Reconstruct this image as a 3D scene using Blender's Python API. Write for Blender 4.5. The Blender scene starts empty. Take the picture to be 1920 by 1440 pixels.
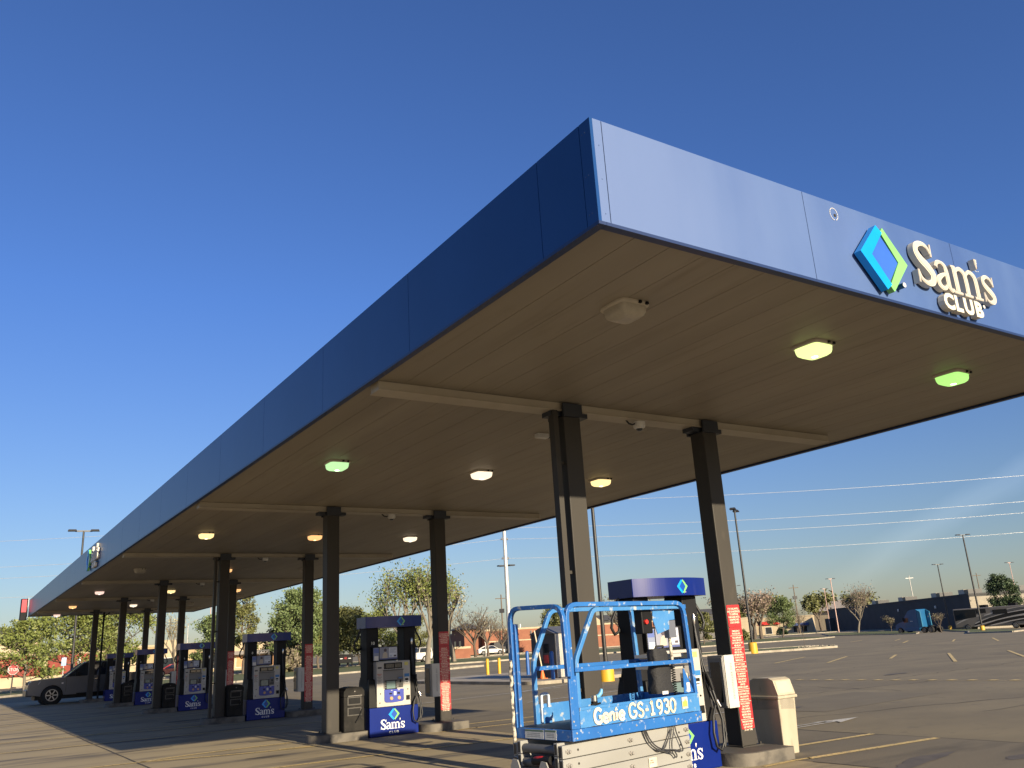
import bpy, bmesh, math, random
from math import sin, cos, pi, radians, sqrt
from mathutils import Vector, Matrix

S = bpy.context.scene
C = S.collection

# ------------------------------------------------------------------ camera
CAM = dict(loc=(-3.8133, -4.4090, 1.6094), yaw=0.58720, pitch=0.29641, roll=-0.060764, F=1589.07)
cd = bpy.data.cameras.new("camera"); cam = bpy.data.objects.new("camera", cd); C.objects.link(cam)
_y, _p, _r = CAM['yaw'], CAM['pitch'], CAM['roll']
_f = Vector((sin(_y)*cos(_p), cos(_y)*cos(_p), sin(_p)))
_rt = Vector((cos(_y), -sin(_y), 0)); _u = _rt.cross(_f)
_r2 = _rt*cos(_r) + _u*sin(_r); _u2 = -_rt*sin(_r) + _u*cos(_r)
cam.matrix_world = Matrix(((_r2.x, _u2.x, -_f.x, CAM['loc'][0]), (_r2.y, _u2.y, -_f.y, CAM['loc'][1]),
                           (_r2.z, _u2.z, -_f.z, CAM['loc'][2]), (0, 0, 0, 1)))
cd.sensor_width = 36; cd.lens = CAM['F']/1920*36; cd.clip_start = 0.05; cd.clip_end = 6000
S.camera = cam

# ------------------------------------------------------------------ sky, sun, exposure
SUN_EL, SUN_ROT = 16.1, 181.8
w = bpy.data.worlds.new("World"); S.world = w; w.use_nodes = True
wn = w.node_tree.nodes; wl = w.node_tree.links
bg = wn["Background"]; sky = wn.new("ShaderNodeTexSky"); sky.sky_type = 'NISHITA'; sky.sun_disc = False
sky.sun_elevation = radians(SUN_EL); sky.sun_rotation = radians(SUN_ROT)
sky.air_density = 1.0; sky.dust_density = 0.6; sky.ozone_density = 3.0
bg.inputs[1].default_value = 0.06
# one thin streak of high cirrus, low in the sky
tc = wn.new("ShaderNodeTexCoord")
def _vm(op, a, b):
    n = wn.new("ShaderNodeVectorMath"); n.operation = op; wl.new(a, n.inputs[0]); n.inputs[1].default_value = b
    return n.outputs["Value"] if op == 'DOT_PRODUCT' else n.outputs[0]
def _m(op, a, b=None, c=None):
    n = wn.new("ShaderNodeMath"); n.operation = op
    for i, v in enumerate((a, b, c)):
        if v is None: continue
        if isinstance(v, (int, float)): n.inputs[i].default_value = v
        else: wl.new(v, n.inputs[i])
    return n.outputs[0]
A1 = Vector((0.835, 0.545, 0.072)).normalized(); A2 = Vector((0.893, 0.428, 0.135)).normalized()
nrm = A1.cross(A2).normalized()
nz = wn.new("ShaderNodeTexNoise"); nz.inputs["Scale"].default_value = 9; nz.inputs["Detail"].default_value = 6
wl.new(tc.outputs["Generated"], nz.inputs["Vector"])
dist = _m('ABSOLUTE', _m('ADD', _vm('DOT_PRODUCT', tc.outputs["Generated"], nrm), _m('MULTIPLY', _m('SUBTRACT', nz.outputs[0], .5), .03)))
along = _vm('DOT_PRODUCT', tc.outputs["Generated"], A2)
band = _m('MULTIPLY', _m('SMOOTH_MIN', 1.0, _m('MAXIMUM', _m('SUBTRACT', 1.0, _m('MULTIPLY', dist, 55.0)), 0.0), .2),
          _m('MAXIMUM', _m('MULTIPLY', _m('SUBTRACT', along, .965), 28.0), 0.0))
mx = wn.new("ShaderNodeMixRGB"); mx.blend_type = 'ADD'; wl.new(_m('MINIMUM', _m('MULTIPLY', band, .30), .22), mx.inputs[0])
tint = wn.new("ShaderNodeMixRGB"); tint.blend_type = 'MULTIPLY'; tint.inputs[0].default_value = 1

hz = wn.new("ShaderNodeMixRGB"); hz.inputs[1].default_value = (.90, .84, .86, 1); hz.inputs[2].default_value = (.72, .94, 1.45, 1)   # dusty low sky, clear blue above
sxyz = wn.new("ShaderNodeSeparateXYZ"); wl.new(tc.outputs["Generated"], sxyz.inputs[0]); wl.new(_m('MULTIPLY', _m('MAXIMUM', sxyz.outputs[2], 0.0), 2.6), hz.inputs[0])
hcl = _m('MINIMUM', _m('MULTIPLY', _m('MAXIMUM', sxyz.outputs[2], 0.0), 2.6), 1.0); wl.new(hcl, hz.inputs[0])
wl.new(hz.outputs[0], tint.inputs[2])
wl.new(sky.outputs[0], tint.inputs[1]); wl.new(tint.outputs[0], mx.inputs[1]); mx.inputs[2].default_value = (2.2, 2.3, 2.4, 1)
wl.new(mx.outputs[0], bg.inputs[0])

sd = bpy.data.lights.new("sun", 'SUN'); sun = bpy.data.objects.new("sun", sd); C.objects.link(sun)
sd.energy = 5.0; sd.angle = radians(0.55); sd.color = (1.0, 0.85, 0.61)
sun.rotation_euler = Vector((-0.11, 3.45, -1.0)).to_track_quat('-Z', 'Y').to_euler()
S.view_settings.view_transform = 'Standard'; S.view_settings.look = 'None'
S.view_settings.exposure = 0.9; S.view_settings.gamma = 1
S.view_settings.use_curve_mapping = False

# ------------------------------------------------------------------ helpers
_mc = {}
def mat(name, c, rough=.6, metal=0., c2=None, scale=3., stretch=(1, 1, 1), bump=0., bscale=None, contrast=(.35, .65),
        emit=0., spec=.5, world=False, c3=None, scale3=20., con3=(.55, .75), coat=0., ecol=None):
    if name in _mc: return _mc[name]
    m = bpy.data.materials.new(name); m.use_nodes = True
    n, l = m.node_tree.nodes, m.node_tree.links; b = n["Principled BSDF"]
    b.inputs["Base Color"].default_value = (*c, 1); b.inputs["Roughness"].default_value = rough
    b.inputs["Metallic"].default_value = metal; b.inputs["Specular IOR Level"].default_value = spec
    if coat: b.inputs["Coat Weight"].default_value = coat; b.inputs["Coat Roughness"].default_value = .08
    if emit:
        b.inputs["Emission Color"].default_value = (*(ecol or c), 1); b.inputs["Emission Strength"].default_value = emit
    t = n.new("ShaderNodeTexCoord"); src = t.outputs["Object"]
    if world:
        g = n.new("ShaderNodeNewGeometry"); src = g.outputs["Position"]
    mp = n.new("ShaderNodeMapping"); l.new(src, mp.inputs[0]); mp.inputs["Scale"].default_value = stretch
    if c2 is None: c2 = tuple(x*.86 for x in c)
    def noise(sc, det=5):
        z = n.new("ShaderNodeTexNoise"); z.inputs["Scale"].default_value = sc; z.inputs["Detail"].default_value = det
        l.new(mp.outputs[0], z.inputs["Vector"]); return z
    def ramp(z, lo, hi):
        r = n.new("ShaderNodeMapRange"); r.inputs[1].default_value = lo; r.inputs[2].default_value = hi
        l.new(z.outputs[0], r.inputs[0]); return r.outputs[0]
    z = noise(scale); mix = n.new("ShaderNodeMixRGB"); l.new(ramp(z, *contrast), mix.inputs[0])
    mix.inputs[1].default_value = (*c, 1); mix.inputs[2].default_value = (*c2, 1); out = mix.outputs[0]
    if c3 is not None:
        z3 = noise(scale3, 8); m3 = n.new("ShaderNodeMixRGB"); l.new(ramp(z3, *con3), m3.inputs[0])
        l.new(out, m3.inputs[1]); m3.inputs[2].default_value = (*c3, 1); out = m3.outputs[0]
    l.new(out, b.inputs["Base Color"])
    if bump:
        zb = noise(bscale or scale*8, 6); bp = n.new("ShaderNodeBump"); bp.inputs["Strength"].default_value = bump
        bp.inputs["Distance"].default_value = .02; l.new(zb.outputs[0], bp.inputs["Height"]); l.new(bp.outputs[0], b.inputs["Normal"])
    _mc[name] = m; return m

def glassmat(name, c=(.02, .025, .03), rough=.06):
    return mat(name, c, rough, 0, spec=.8)

class MB:
    def __init__(s): s.v = []; s.f = []; s.m = []; s.s = []
    def add(s, vs, fs, mi=0, smooth=False, xf=None):
        o = len(s.v); s.v += [tuple(xf(*p)) if xf else tuple(p) for p in vs]
        for f in fs: s.f.append(tuple(i+o for i in f)); s.m.append(mi); s.s.append(smooth)
        return s
    def box(s, x0, x1, y0, y1, z0, z1, mi=0, xf=None):
        vs = [(x, y, z) for z in (z0, z1) for y in (y0, y1) for x in (x0, x1)]
        return s.add(vs, [(0, 2, 3, 1), (4, 5, 7, 6), (0, 1, 5, 4), (2, 6, 7, 3), (0, 4, 6, 2), (1, 3, 7, 5)], mi, False, xf)
    def hexa(s, b, t, mi=0, xf=None):       # 4 bottom + 4 top points, counter-clockwise
        return s.add(list(b)+list(t), [(3, 2, 1, 0), (4, 5, 6, 7)]+[(i, (i+1) % 4, 4+(i+1) % 4, 4+i) for i in range(4)], mi, False, xf)
    def prism(s, pts, z0, z1, mi=0, xf=None, smooth=False):
        n = len(pts); a = sum(pts[i][0]*pts[(i+1) % n][1]-pts[(i+1) % n][0]*pts[i][1] for i in range(n))
        if a < 0: pts = pts[::-1]
        vs = [(p[0], p[1], z0) for p in pts]+[(p[0], p[1], z1) for p in pts]
        s.add(vs, [tuple(range(n-1, -1, -1)), tuple(range(n, 2*n))], mi, False, xf)
        return s.add(vs, [(i, (i+1) % n, n+(i+1) % n, n+i) for i in range(n)], mi, smooth, xf)
    def rings(s, rs, mi=0, smooth=True, caps=True, xf=None):
        n = len(rs[0]); vs = [p for r in rs for p in r]; fs = []
        for k in range(len(rs)-1):
            for i in range(n): fs.append((k*n+i, k*n+(i+1) % n, (k+1)*n+(i+1) % n, (k+1)*n+i))
        s.add(vs, fs, mi, smooth, xf)
        if caps:
            s.add(rs[0], [tuple(range(n-1, -1, -1))], mi, False, xf); s.add(rs[-1], [tuple(range(n))], mi, False, xf)
        return s
    def lathe(s, prof, n=16, mi=0, cx=0, cy=0, smooth=True, xf=None):
        return s.rings([[(cx+r*cos(2*pi*i/n), cy+r*sin(2*pi*i/n), z) for i in range(n)] for r, z in prof], mi, smooth, True, xf)
    def tube(s, pts, r, n=8, mi=0, square=False, xf=None, smooth=True):
        P = [Vector(p) for p in pts]; rr = r if isinstance(r, (list, tuple)) else [r]*len(P); rs = []
        if square: n = 4; smooth = False
        up = None
        for i, q in enumerate(P):
            t = (P[min(i+1, len(P)-1)]-P[max(i-1, 0)])
            if t.length < 1e-9: t = Vector((0, 0, 1))
            t.normalize()
            if up is None:
                up = Vector((0, 0, 1)) if abs(t.z) < .9 else Vector((0, 1, 0))
            a = t.cross(up)
            if a.length < 1e-4: a = t.cross(Vector((1, 0, 0)))
            a.normalize(); b = a.cross(t); up = b
            off = pi/4 if square else 0; k = rr[i]*(1.414 if square else 1)
            rs.append([tuple(q+(a*cos(2*pi*j/n+off)+b*sin(2*pi*j/n+off))*k) for j in range(n)])
        return s.rings(rs, mi, smooth, True, xf)
    def cyl(s, p, q, r, n=12, mi=0, r2=None, xf=None):
        return s.tube([p, q], [r, r if r2 is None else r2], n, mi, xf=xf)
    def text(s, body, size, xf, mi=0, ext=.002, align='CENTER', bold=0., width=1., spacing=1.):
        vs, fs = text_geo(body, size, ext, align, bold, width, spacing); return s.add(vs, fs, mi, False, xf)
    def build(s, name, mats, parent=None, loc=None, bevel=0, seg=2):
        me = bpy.data.meshes.new(name); me.from_pydata(s.v, [], s.f)
        for m in (mats if isinstance(mats, (list, tuple)) else [mats]): me.materials.append(m)
        me.polygons.foreach_set("material_index", s.m); me.polygons.foreach_set("use_smooth", s.s); me.update()
        o = bpy.data.objects.new(name, me); C.objects.link(o)
        if parent: o.parent = parent
        if loc: o.location = loc
        if bevel:
            bv = o.modifiers.new("bevel", 'BEVEL'); bv.width = bevel; bv.segments = seg; bv.limit_method = 'ANGLE'; bv.angle_limit = radians(40)
        return o

_tx = {}
def text_geo(body, size, ext, align, bold, width, spacing):
    k = (body, size, ext, align, bold, width, spacing)
    if k not in _tx:
        cu = bpy.data.curves.new("lettering", 'FONT'); cu.body = body; cu.size = size; cu.extrude = ext/2; cu.align_x = align
        cu.offset = bold; cu.resolution_u = 3; cu.space_character = spacing
        ob = bpy.data.objects.new("lettering", cu); me = bpy.data.meshes.new_from_object(ob)
        _tx[k] = ([(v.co.x*width, v.co.y, v.co.z) for v in me.vertices], [tuple(p.vertices) for p in me.polygons])
        bpy.data.objects.remove(ob); bpy.data.curves.remove(cu); bpy.data.meshes.remove(me)
    return _tx[k]

def on_front(x0, y0, z0):            # text plane facing -Y, reading along +X
    return lambda x, y, z: (x0+x, y0-z, z0+y)
def on_left(x0, y0, z0):             # text plane facing -X, reading along -Y
    return lambda x, y, z: (x0-z, y0-x, z0+y)

def catmull(pts, ws, sub=5):
    out = []; n = len(pts)
    for i in range(n-1):
        p0, p1, p2, p3 = pts[max(i-1, 0)], pts[i], pts[i+1], pts[min(i+2, n-1)]
        for j in range(sub):
            t = j/sub
            q = tuple(.5*((2*p1[k])+(-p0[k]+p2[k])*t+(2*p0[k]-5*p1[k]+4*p2[k]-p3[k])*t*t+(-p0[k]+3*p1[k]-3*p2[k]+p3[k])*t**3) for k in range(len(p1)))
            out.append((q, ws[i]+(ws[i+1]-ws[i])*t))
    out.append((pts[-1], ws[-1])); return out
def stroke(mb, pts, ws, z0, z1, mi, xf, sc=1., sub=5, ox=0., oy=0.):
    S_ = catmull(pts, ws, sub); L_, R_ = [], []
    for i, (q, w_) in enumerate(S_):
        a = S_[max(i-1, 0)][0]; b = S_[min(i+1, len(S_)-1)][0]; dx, dy = b[0]-a[0], b[1]-a[1]; d = sqrt(dx*dx+dy*dy) or 1
        nx, ny = -dy/d*w_, dx/d*w_
        L_.append(((q[0]+nx)*sc+ox, (q[1]+ny)*sc+oy)); R_.append(((q[0]-nx)*sc+ox, (q[1]-ny)*sc+oy))
    n = len(L_); vs = [(*p, z) for z in (z0, z1) for p in L_+R_]; fs = []
    for i in range(n-1):
        fs += [(2*n+i, 3*n+i, 3*n+i+1, 2*n+i+1), (i, i+1, n+i+1, n+i), (i, 2*n+i, 2*n+i+1, i+1), (n+i, n+i+1, 3*n+i+1, 3*n+i)]
    fs += [(0, n, 3*n, 2*n), (n-1, 3*n-1, 4*n-1, 2*n-1)]
    mb.add(vs, fs, mi, False, xf)

# serif word of the canopy sign: each entry is one letter, as strokes (points, half widths); cap height 1
GS = [([(.57, .76), (.48, .905), (.31, .945), (.13, .87), (.09, .72), (.2, .57), (.40, .43), (.53, .27), (.47, .10), (.29, .045), (.12, .12), (.05, .27)],
       [.028, .045, .05, .07, .09, .10, .105, .10, .08, .05, .045, .03]), ([(.585, .69), (.605, .98)], [.03, .022]), ([(.03, .02), (.05, .31)], [.022, .03])]
GA = [([(.07, .50), (.13, .61), (.27, .64), (.39, .57), (.42, .40), (.42, .14), (.49, .04), (.58, .07)], [.055, .045, .035, .06, .075, .075, .05, .025]),
      ([(.40, .40), (.24, .34), (.09, .23), (.09, .11), (.2, .04), (.32, .08), (.40, .20)], [.028, .045, .07, .075, .05, .04, .028])]
GM = [([(.12, .63), (.12, .05)], [.078, .078]), ([(.0, .63), (.16, .635)], [.022, .028]), ([(.12, .48), (.24, .60), (.37, .61), (.49, .48), (.49, .05)], [.028, .04, .055, .075, .078]),
      ([(.49, .46), (.62, .60), (.75, .61), (.87, .48), (.87, .05)], [.028, .04, .055, .075, .078])] + \
     [([(x-.15, .028), (x+.15, .028)], [.03, .03]) for x in (.12, .49, .87)]
GQ = [([(.05, 1.0), (.03, .76)], [.06, .012])]
Gs = [([(.42, .48), (.35, .605), (.22, .64), (.09, .57), (.08, .46), (.17, .37), (.31, .27), (.39, .17), (.34, .06), (.2, .03), (.09, .08), (.04, .19)],
       [.022, .035, .04, .055, .07, .075, .078, .075, .055, .035, .03, .022]), ([(.43, .43), (.445, .665)], [.024, .018]), ([(.015, .01), (.03, .23)], [.018, .024])]
WORD = [(GS, 0), (GA, .62), (GM, 1.22), (GQ, 2.21), (Gs, 2.32)]          # total width about 2.8
def brand_letters(xf, cap, depth, width=1., base=0., thin=1.):
    out = []
    for g, ox in WORD:
        mb = MB()
        for i, (pts, ws) in enumerate(g):
            stroke(mb, [(p[0]*width+ox*width, p[1]) for p in pts], [w_*thin for w_ in ws], base, depth-.0006*cap*i, 0, xf, cap, 5)
        out.append(mb)
    return out
def merged(mbs, name, m, parent):
    a = MB()
    for b in mbs: a.add(b.v, b.f)
    return a.build(name, m, parent)
def diamond_geo(xf, s, t0, t1, t2=None):
    # overlapping chevrons of the emblem, s = half height; returns blue chevron, green chevron
    t2 = t1 if t2 is None else t2
    a = MB(); k = s/.34
    blue = [(-.035*k, .34*k), (.05*k, .275*k), (-.185*k, .0), (.05*k, -.275*k), (-.035*k, -.34*k), (-.36*k, 0)]
    green = [(.085*k, .34*k), (.0525*k, .315*k), (.065*k, .262*k), (.30*k, 0), (.035*k, -.295*k), (.085*k, -.34*k), (.42*k, 0)]
    # split chevrons into two convex bars each
    def bars(poly3): 
        for q in poly3: a.prism(q, t0, t1, 0, xf)
    bars([[blue[0], blue[1], blue[2], blue[5]], [blue[2], blue[3], blue[4], blue[5]]])
    b = MB()
    g = [(.085*k, .34*k), (.035*k, .285*k), (.25*k, 0), (.035*k, -.285*k), (.085*k, -.34*k), (.40*k, 0)]
    for q in ([g[0], g[1], g[2], g[5]], [g[2], g[3], g[4], g[5]]): b.prism(q, t0, t2, 0, xf)
    return a, b

def link_props(o, label=None, cat=None, group=None, kind=None):
    if label: o["label"] = label
    if cat: o["category"] = cat
    if group: o["group"] = group
    if kind: o["kind"] = kind
    return o
def thing(name, label, cat, loc=(0, 0, 0), rz=0., group=None):
    o = bpy.data.objects.new(name, None); C.objects.link(o); o.location = loc; o.rotation_euler = (0, 0, rz)
    o.empty_display_size = .2
    return link_props(o, label, cat, group)
def struct(o): o["kind"] = "structure"; return o
def copy_tree(o, parent=None):
    c = o.copy(); C.objects.link(c)
    if parent: c.parent = parent
    for ch in list(o.children): copy_tree(ch, c)
    return c
def dup(o, loc, rz=None, label=None, group=None, scale=None):
    c = copy_tree(o); c.location = loc
    if rz is not None: c.rotation_euler = (0, 0, rz)
    if scale: c.scale = scale if isinstance(scale, tuple) else (scale,)*3
    if label: c["label"] = label
    if group: c["group"] = group
    return c
def sm(e0, e1, x):
    t = min(1, max(0, (x-e0)/(e1-e0))); return t*t*(3-2*t)
G0 = -.05
def gz(x, y):                         # the lot falls gently away to the east
    t = max(0, x-58); return G0-0.0108*t*t/(t+12)*(1-.9*sm(66, 120, y))

# ------------------------------------------------------------------ materials
ASPH = mat("asphalt", (.215, .176, .106), .88, c2=(.155, .127, .080), scale=.30, contrast=(.34, .66), world=True, bump=.35, bscale=55,
           c3=(.135, .112, .076), scale3=2.6, con3=(.58, .80), stretch=(1, 1.6, 1))
CONC = mat("concrete", (.36, .29, .172), .85, c2=(.275, .222, .135), scale=.55, contrast=(.3, .7), world=True, bump=.2, bscale=45,
           c3=(.10, .086, .07), scale3=.9, con3=(.52, .68), stretch=(.35, 1.5, 1))
JOINT = mat("joint_sealant", (.05, .045, .04), .9)
YEL = mat("yellow_road_paint", (.68, .50, .20), .8, c2=(.56, .42, .18), scale=6, c3=(.20, .17, .12), scale3=22, con3=(.52, .66), world=True)
WHT = mat("white_road_paint", (.55, .53, .48), .8, c2=(.45, .43, .39), scale=5, c3=(.25, .22, .18), scale3=18, con3=(.56, .7), world=True)
GRASS = mat("grass", (0.0748, 0.1012, 0.0264), .95, c2=(0.1144, 0.1188, 0.0396), scale=.8, contrast=(.35, .65), world=True, bump=.6, bscale=30, c3=(0.1496, 0.132, 0.0616), scale3=3, con3=(.55, .75))
KERB = mat("kerb_concrete", (0.3696, 0.3256, 0.2552), .9, c2=(0.264, 0.2288, 0.176), scale=2, world=True, bump=.2)
FASB = mat("fascia_blue", (0.00255, 0.0408, 0.1615), .34, c2=(0.0034, 0.0459, 0.1785), scale=.8, spec=.45, bump=.22, bscale=.9)
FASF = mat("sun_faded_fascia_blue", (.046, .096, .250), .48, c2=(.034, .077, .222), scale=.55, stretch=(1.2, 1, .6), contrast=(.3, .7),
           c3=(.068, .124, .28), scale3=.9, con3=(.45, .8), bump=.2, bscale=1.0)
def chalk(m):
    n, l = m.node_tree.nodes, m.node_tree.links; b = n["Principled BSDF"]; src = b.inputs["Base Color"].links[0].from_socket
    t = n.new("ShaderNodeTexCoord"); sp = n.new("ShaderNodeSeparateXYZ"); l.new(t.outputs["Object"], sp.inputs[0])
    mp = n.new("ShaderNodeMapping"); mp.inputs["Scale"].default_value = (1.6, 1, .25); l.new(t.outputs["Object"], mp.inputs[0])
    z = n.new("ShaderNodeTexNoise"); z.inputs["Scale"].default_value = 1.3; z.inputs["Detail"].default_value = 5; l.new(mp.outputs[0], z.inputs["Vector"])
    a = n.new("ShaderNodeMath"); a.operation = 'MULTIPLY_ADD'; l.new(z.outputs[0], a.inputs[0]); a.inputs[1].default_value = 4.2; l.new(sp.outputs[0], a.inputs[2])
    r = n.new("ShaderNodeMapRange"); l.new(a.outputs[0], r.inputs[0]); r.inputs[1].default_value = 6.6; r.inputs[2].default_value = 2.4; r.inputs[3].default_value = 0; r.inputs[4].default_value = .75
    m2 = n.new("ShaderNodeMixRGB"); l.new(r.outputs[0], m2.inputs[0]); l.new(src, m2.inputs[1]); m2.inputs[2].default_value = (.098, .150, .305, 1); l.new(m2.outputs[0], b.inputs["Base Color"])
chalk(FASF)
NAVY = mat("navy_trim", (.012, .03, .10), .4)
SOFF = mat("soffit_panel", (0.296, 0.2553, 0.1961), .55, c2=(0.2368, 0.2035, 0.1554), scale=.7, stretch=(2.5, .22, 1), contrast=(.3, .7), c3=(0.222, 0.185, 0.1369), scale3=3.5, con3=(.55, .8))
GAP = mat("dark_gap", (.03, .027, .022), .9)
BEAM = mat("beam_cladding", (0.407, 0.3552, 0.2738), .5, c2=(0.333, 0.2849, 0.2146), scale=1.2)
COL = mat("column_paint", (.051, .0465, .041), .5, spec=.16, c2=(.044, .040, .036), scale=1.3, stretch=(1, 1, .4), c3=(0.0682, 0.0589, 0.04836), scale3=5, con3=(.62, .8))
CAPM = mat("column_cap_paint", (.02, .024, .035), .5)
ROOF = mat("canopy_roof", (.45, .44, .42), .7)
CREAM = mat("sign_letter_cream", (.66, .61, .50), .45, c2=(.61, .56, .455), scale=4)
SFACE = mat("sign_letter_face", (.50, .455, .40), .4)
LGBLUE = mat("sign_light_blue", (.0, .30, .80), .35)
LGGRN = mat("sign_light_green", (.21, .55, .15), .35)
SGBLUE = mat("sign_inner_blue", (.03, .12, .52), .4)
EMBI = mat("emblem_inner_blue", (.002, .06, .36), .4)
BLACK = mat("black_plastic", (.008, .008, .009), .5, spec=.15, c2=(.013, .0125, .0125), scale=5)
DKGR = mat("dark_grey_paint", (.012, .0125, .014), .5, spec=.12, c2=(.016, .016, .018), scale=3)
PUMPB = mat("pump_blue", (.0012, .014, .155), .38, c2=(.0012, .012, .135), scale=2, spec=.22)
PUMPT = mat("pump_topper_blue", (.002, .012, .14), .28, c2=(.003, .015, .16), scale=3, stretch=(2, 1, .4), spec=.4, c3=(.02, .03, .17), scale3=2.2, con3=(.58, .8))
SILV = mat("pump_panel_grey", (0.44, 0.418, 0.3784), .42, c2=(0.3872, 0.3608, 0.3256), scale=3)
GREYD = mat("recess_grey", (.20, .19, .18), .5)
WHITE = mat("white_paint", (0.6336, 0.616, 0.5808), .5)
WTXT = mat("white_lettering", (.78, .76, .72), .5)
LCD = mat("lcd_screen", (.13, .19, .19), .2)
TANB = mat("tan_button", (.55, .33, .16), .4)
RED = mat("warning_sign_red", (0.4836, 0.0234, 0.0273), .45, c2=(0.4212, 0.02028, 0.0234), scale=3)
REDL = mat("warning_sign_lettering", (.80, .66, .50), .5)
EXTW = mat("cabinet_white", (0.5148, 0.4992, 0.4602), .45, c2=(0.4524, 0.4368, 0.3978), scale=4)
EXTG = mat("cabinet_grey", (.27, .26, .245), .4)
GLS = glassmat("dark_glass")
CHROME = mat("worn_chrome", (.60, .57, .53), .25, 1.0)
RUBBER = mat("rubber_hose", (.012, .012, .013), .5)
TRASHM = mat("trash_can_beige", (0.4056, 0.3588, 0.2691), .6, c2=(0.351, 0.3081, 0.2262), scale=3, stretch=(1.6, 1.6, .5), c3=(0.2652, 0.2262, 0.1638), scale3=9, con3=(.60, .76))
BAGM = mat("clear_liner_bag", (.30, .28, .25), .2, spec=.9); BAGM.node_tree.nodes["Principled BSDF"].inputs["Alpha"].default_value = .3
LBLUE = mat("lift_blue", (0.0195, 0.1287, 0.39), .42, c2=(0.0156, 0.1014, 0.3276), scale=2.5, c3=(0.3276, 0.3744, 0.429), scale3=24, con3=(.60, .72), bump=.1)
LBLUEW = mat("lift_blue_worn", (0.0273, 0.156, 0.4056), .5, c2=(0.0546, 0.195, 0.4212), scale=6, c3=(0.39, 0.4056, 0.39), scale3=15.0, con3=(.60, .72), bump=.15)
LGREY = mat("lift_scissor_grey", (.275, .270, .250), .5, c2=(.235, .23, .21), scale=2, stretch=(.5, 1, 1), c3=(0.234, 0.2106, 0.1794), scale3=10, con3=(.62, .78))
LDECK = mat("lift_deck", (.05, .06, .075), .6)
DECAL = mat("decal_cream", (0.5772, 0.4836, 0.3276), .6, c2=(0.5772, 0.546, 0.468), scale=9, c3=(0.351, 0.2574, 0.1716), scale3=30, con3=(.60, .7))
DECY = mat("decal_yellow", (.70, .45, .08), .6)
LEDR = mat("price_panel_red", (.62, .05, .07), .5)
ORANGE = mat("orange_plastic", (.75, .16, .03), .5)
YPOST = mat("safety_yellow", (0.616, 0.352, 0.0176), .55, c2=(0.528, 0.2904, 0.0264), scale=3)
LPOLE = mat("lamp_post_black", (.022, .021, .021), .45)
LPOLEP = mat("lamp_post_pink_primer", (.55, .36, .30), .6)
GALV = mat("galvanised_steel", (.48, .46, .43), .45, .4)
WIRE = mat("aluminium_wire", (.55, .55, .54), .35, .3)
WOOD = mat("utility_pole_wood", (.16, .12, .085), .9)

# ------------------------------------------------------------------ ground, slab, markings
def frange(a, b, s):
    o = []; x = a
    while x < b-1e-6: o.append(x); x += s
    return o+[b]
xs = [-2500, -900, -400, -150]+frange(-60, 300, 6)+[400, 700, 1300, 2600]
ys = [-2500, -900, -300, -100]+frange(-40, 240, 6)+[320, 500, 900, 2600]
mb = MB(); nx = len(xs)
mb.add([(x, y, gz(x, y)) for y in ys for x in xs], [(j*nx+i, j*nx+i+1, (j+1)*nx+i+1, (j+1)*nx+i) for j in range(len(ys)-1) for i in range(nx-1)])
struct(mb.build("ground", ASPH))
ROWS = [4.42+8.56*i for i in range(6)]
PX0, PX1 = -.66, 8.35
def flat(name, polys, z, m):
    a = MB()
    for p in polys:
        n = len(p); ar = sum(p[i][0]*p[(i+1) % n][1]-p[(i+1) % n][0]*p[i][1] for i in range(n))
        if ar < 0: p = p[::-1]
        a.add([(q[0], q[1], z+gz(q[0], q[1])) for q in p], [tuple(range(n))])
    return struct(a.build(name, m))
flat("concrete_pad", [[(-30, -12), (PX1, -12), (PX1, 57), (-30, 57)]], .004, CONC)
flat("concrete_apron", [[(5.62, -12), (PX1, -12), (PX1, 57), (5.62, 57)]], .0062, mat("worn_apron", (.175, .146, .098), .88, c2=(.135, .113, .078), scale=.6, contrast=(.32, .68), world=True, bump=.25, bscale=50, c3=(.085, .072, .052), scale3=1.1, con3=(.54, .72), stretch=(.4, 1.5, 1)))
rng = random.Random(5)
def wobble(x0, y0, x1, y1, w_, n=14, amp=.02):
    a, b = [], []
    d = sqrt((x1-x0)**2+(y1-y0)**2); nx_, ny_ = -(y1-y0)/d, (x1-x0)/d
    for i in range(n+1):
        t = i/n; o = rng.uniform(-amp, amp); ww = w_*rng.uniform(.6, 1.3)
        a.append((x0+(x1-x0)*t+nx_*(o+ww/2), y0+(y1-y0)*t+ny_*(o+ww/2))); b.append((x0+(x1-x0)*t+nx_*(o-ww/2), y0+(y1-y0)*t+ny_*(o-ww/2)))
    return [[a[i], a[i+1], b[i+1], b[i]] for i in range(n)]
jl = []
jl += wobble(PX1, -12, PX1, 57, .035, 60, .02)+wobble(PX0, -12, PX0, 57, .03, 60, .012)
jl += wobble(5.62, -6, 5.62, 3.4, .035, 20, .012)
for yc in ROWS:
    jl += wobble(PX0, yc+4.28, PX1, yc+4.28, .015, 12, .003)+wobble(PX0, yc-1.6, 2.3, yc-1.6, .012, 8, .003)
flat("expansion_joints", jl, .0085, JOINT)
def line(x0, y0, x1, y1, w_=.1):
    d = sqrt((x1-x0)**2+(y1-y0)**2); a, b = -(y1-y0)/d*w_/2, (x1-x0)/d*w_/2
    return [(x0+a, y0+b), (x0-a, y0-b), (x1-a, y1-b), (x1+a, y1+b)]
yl = []
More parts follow.
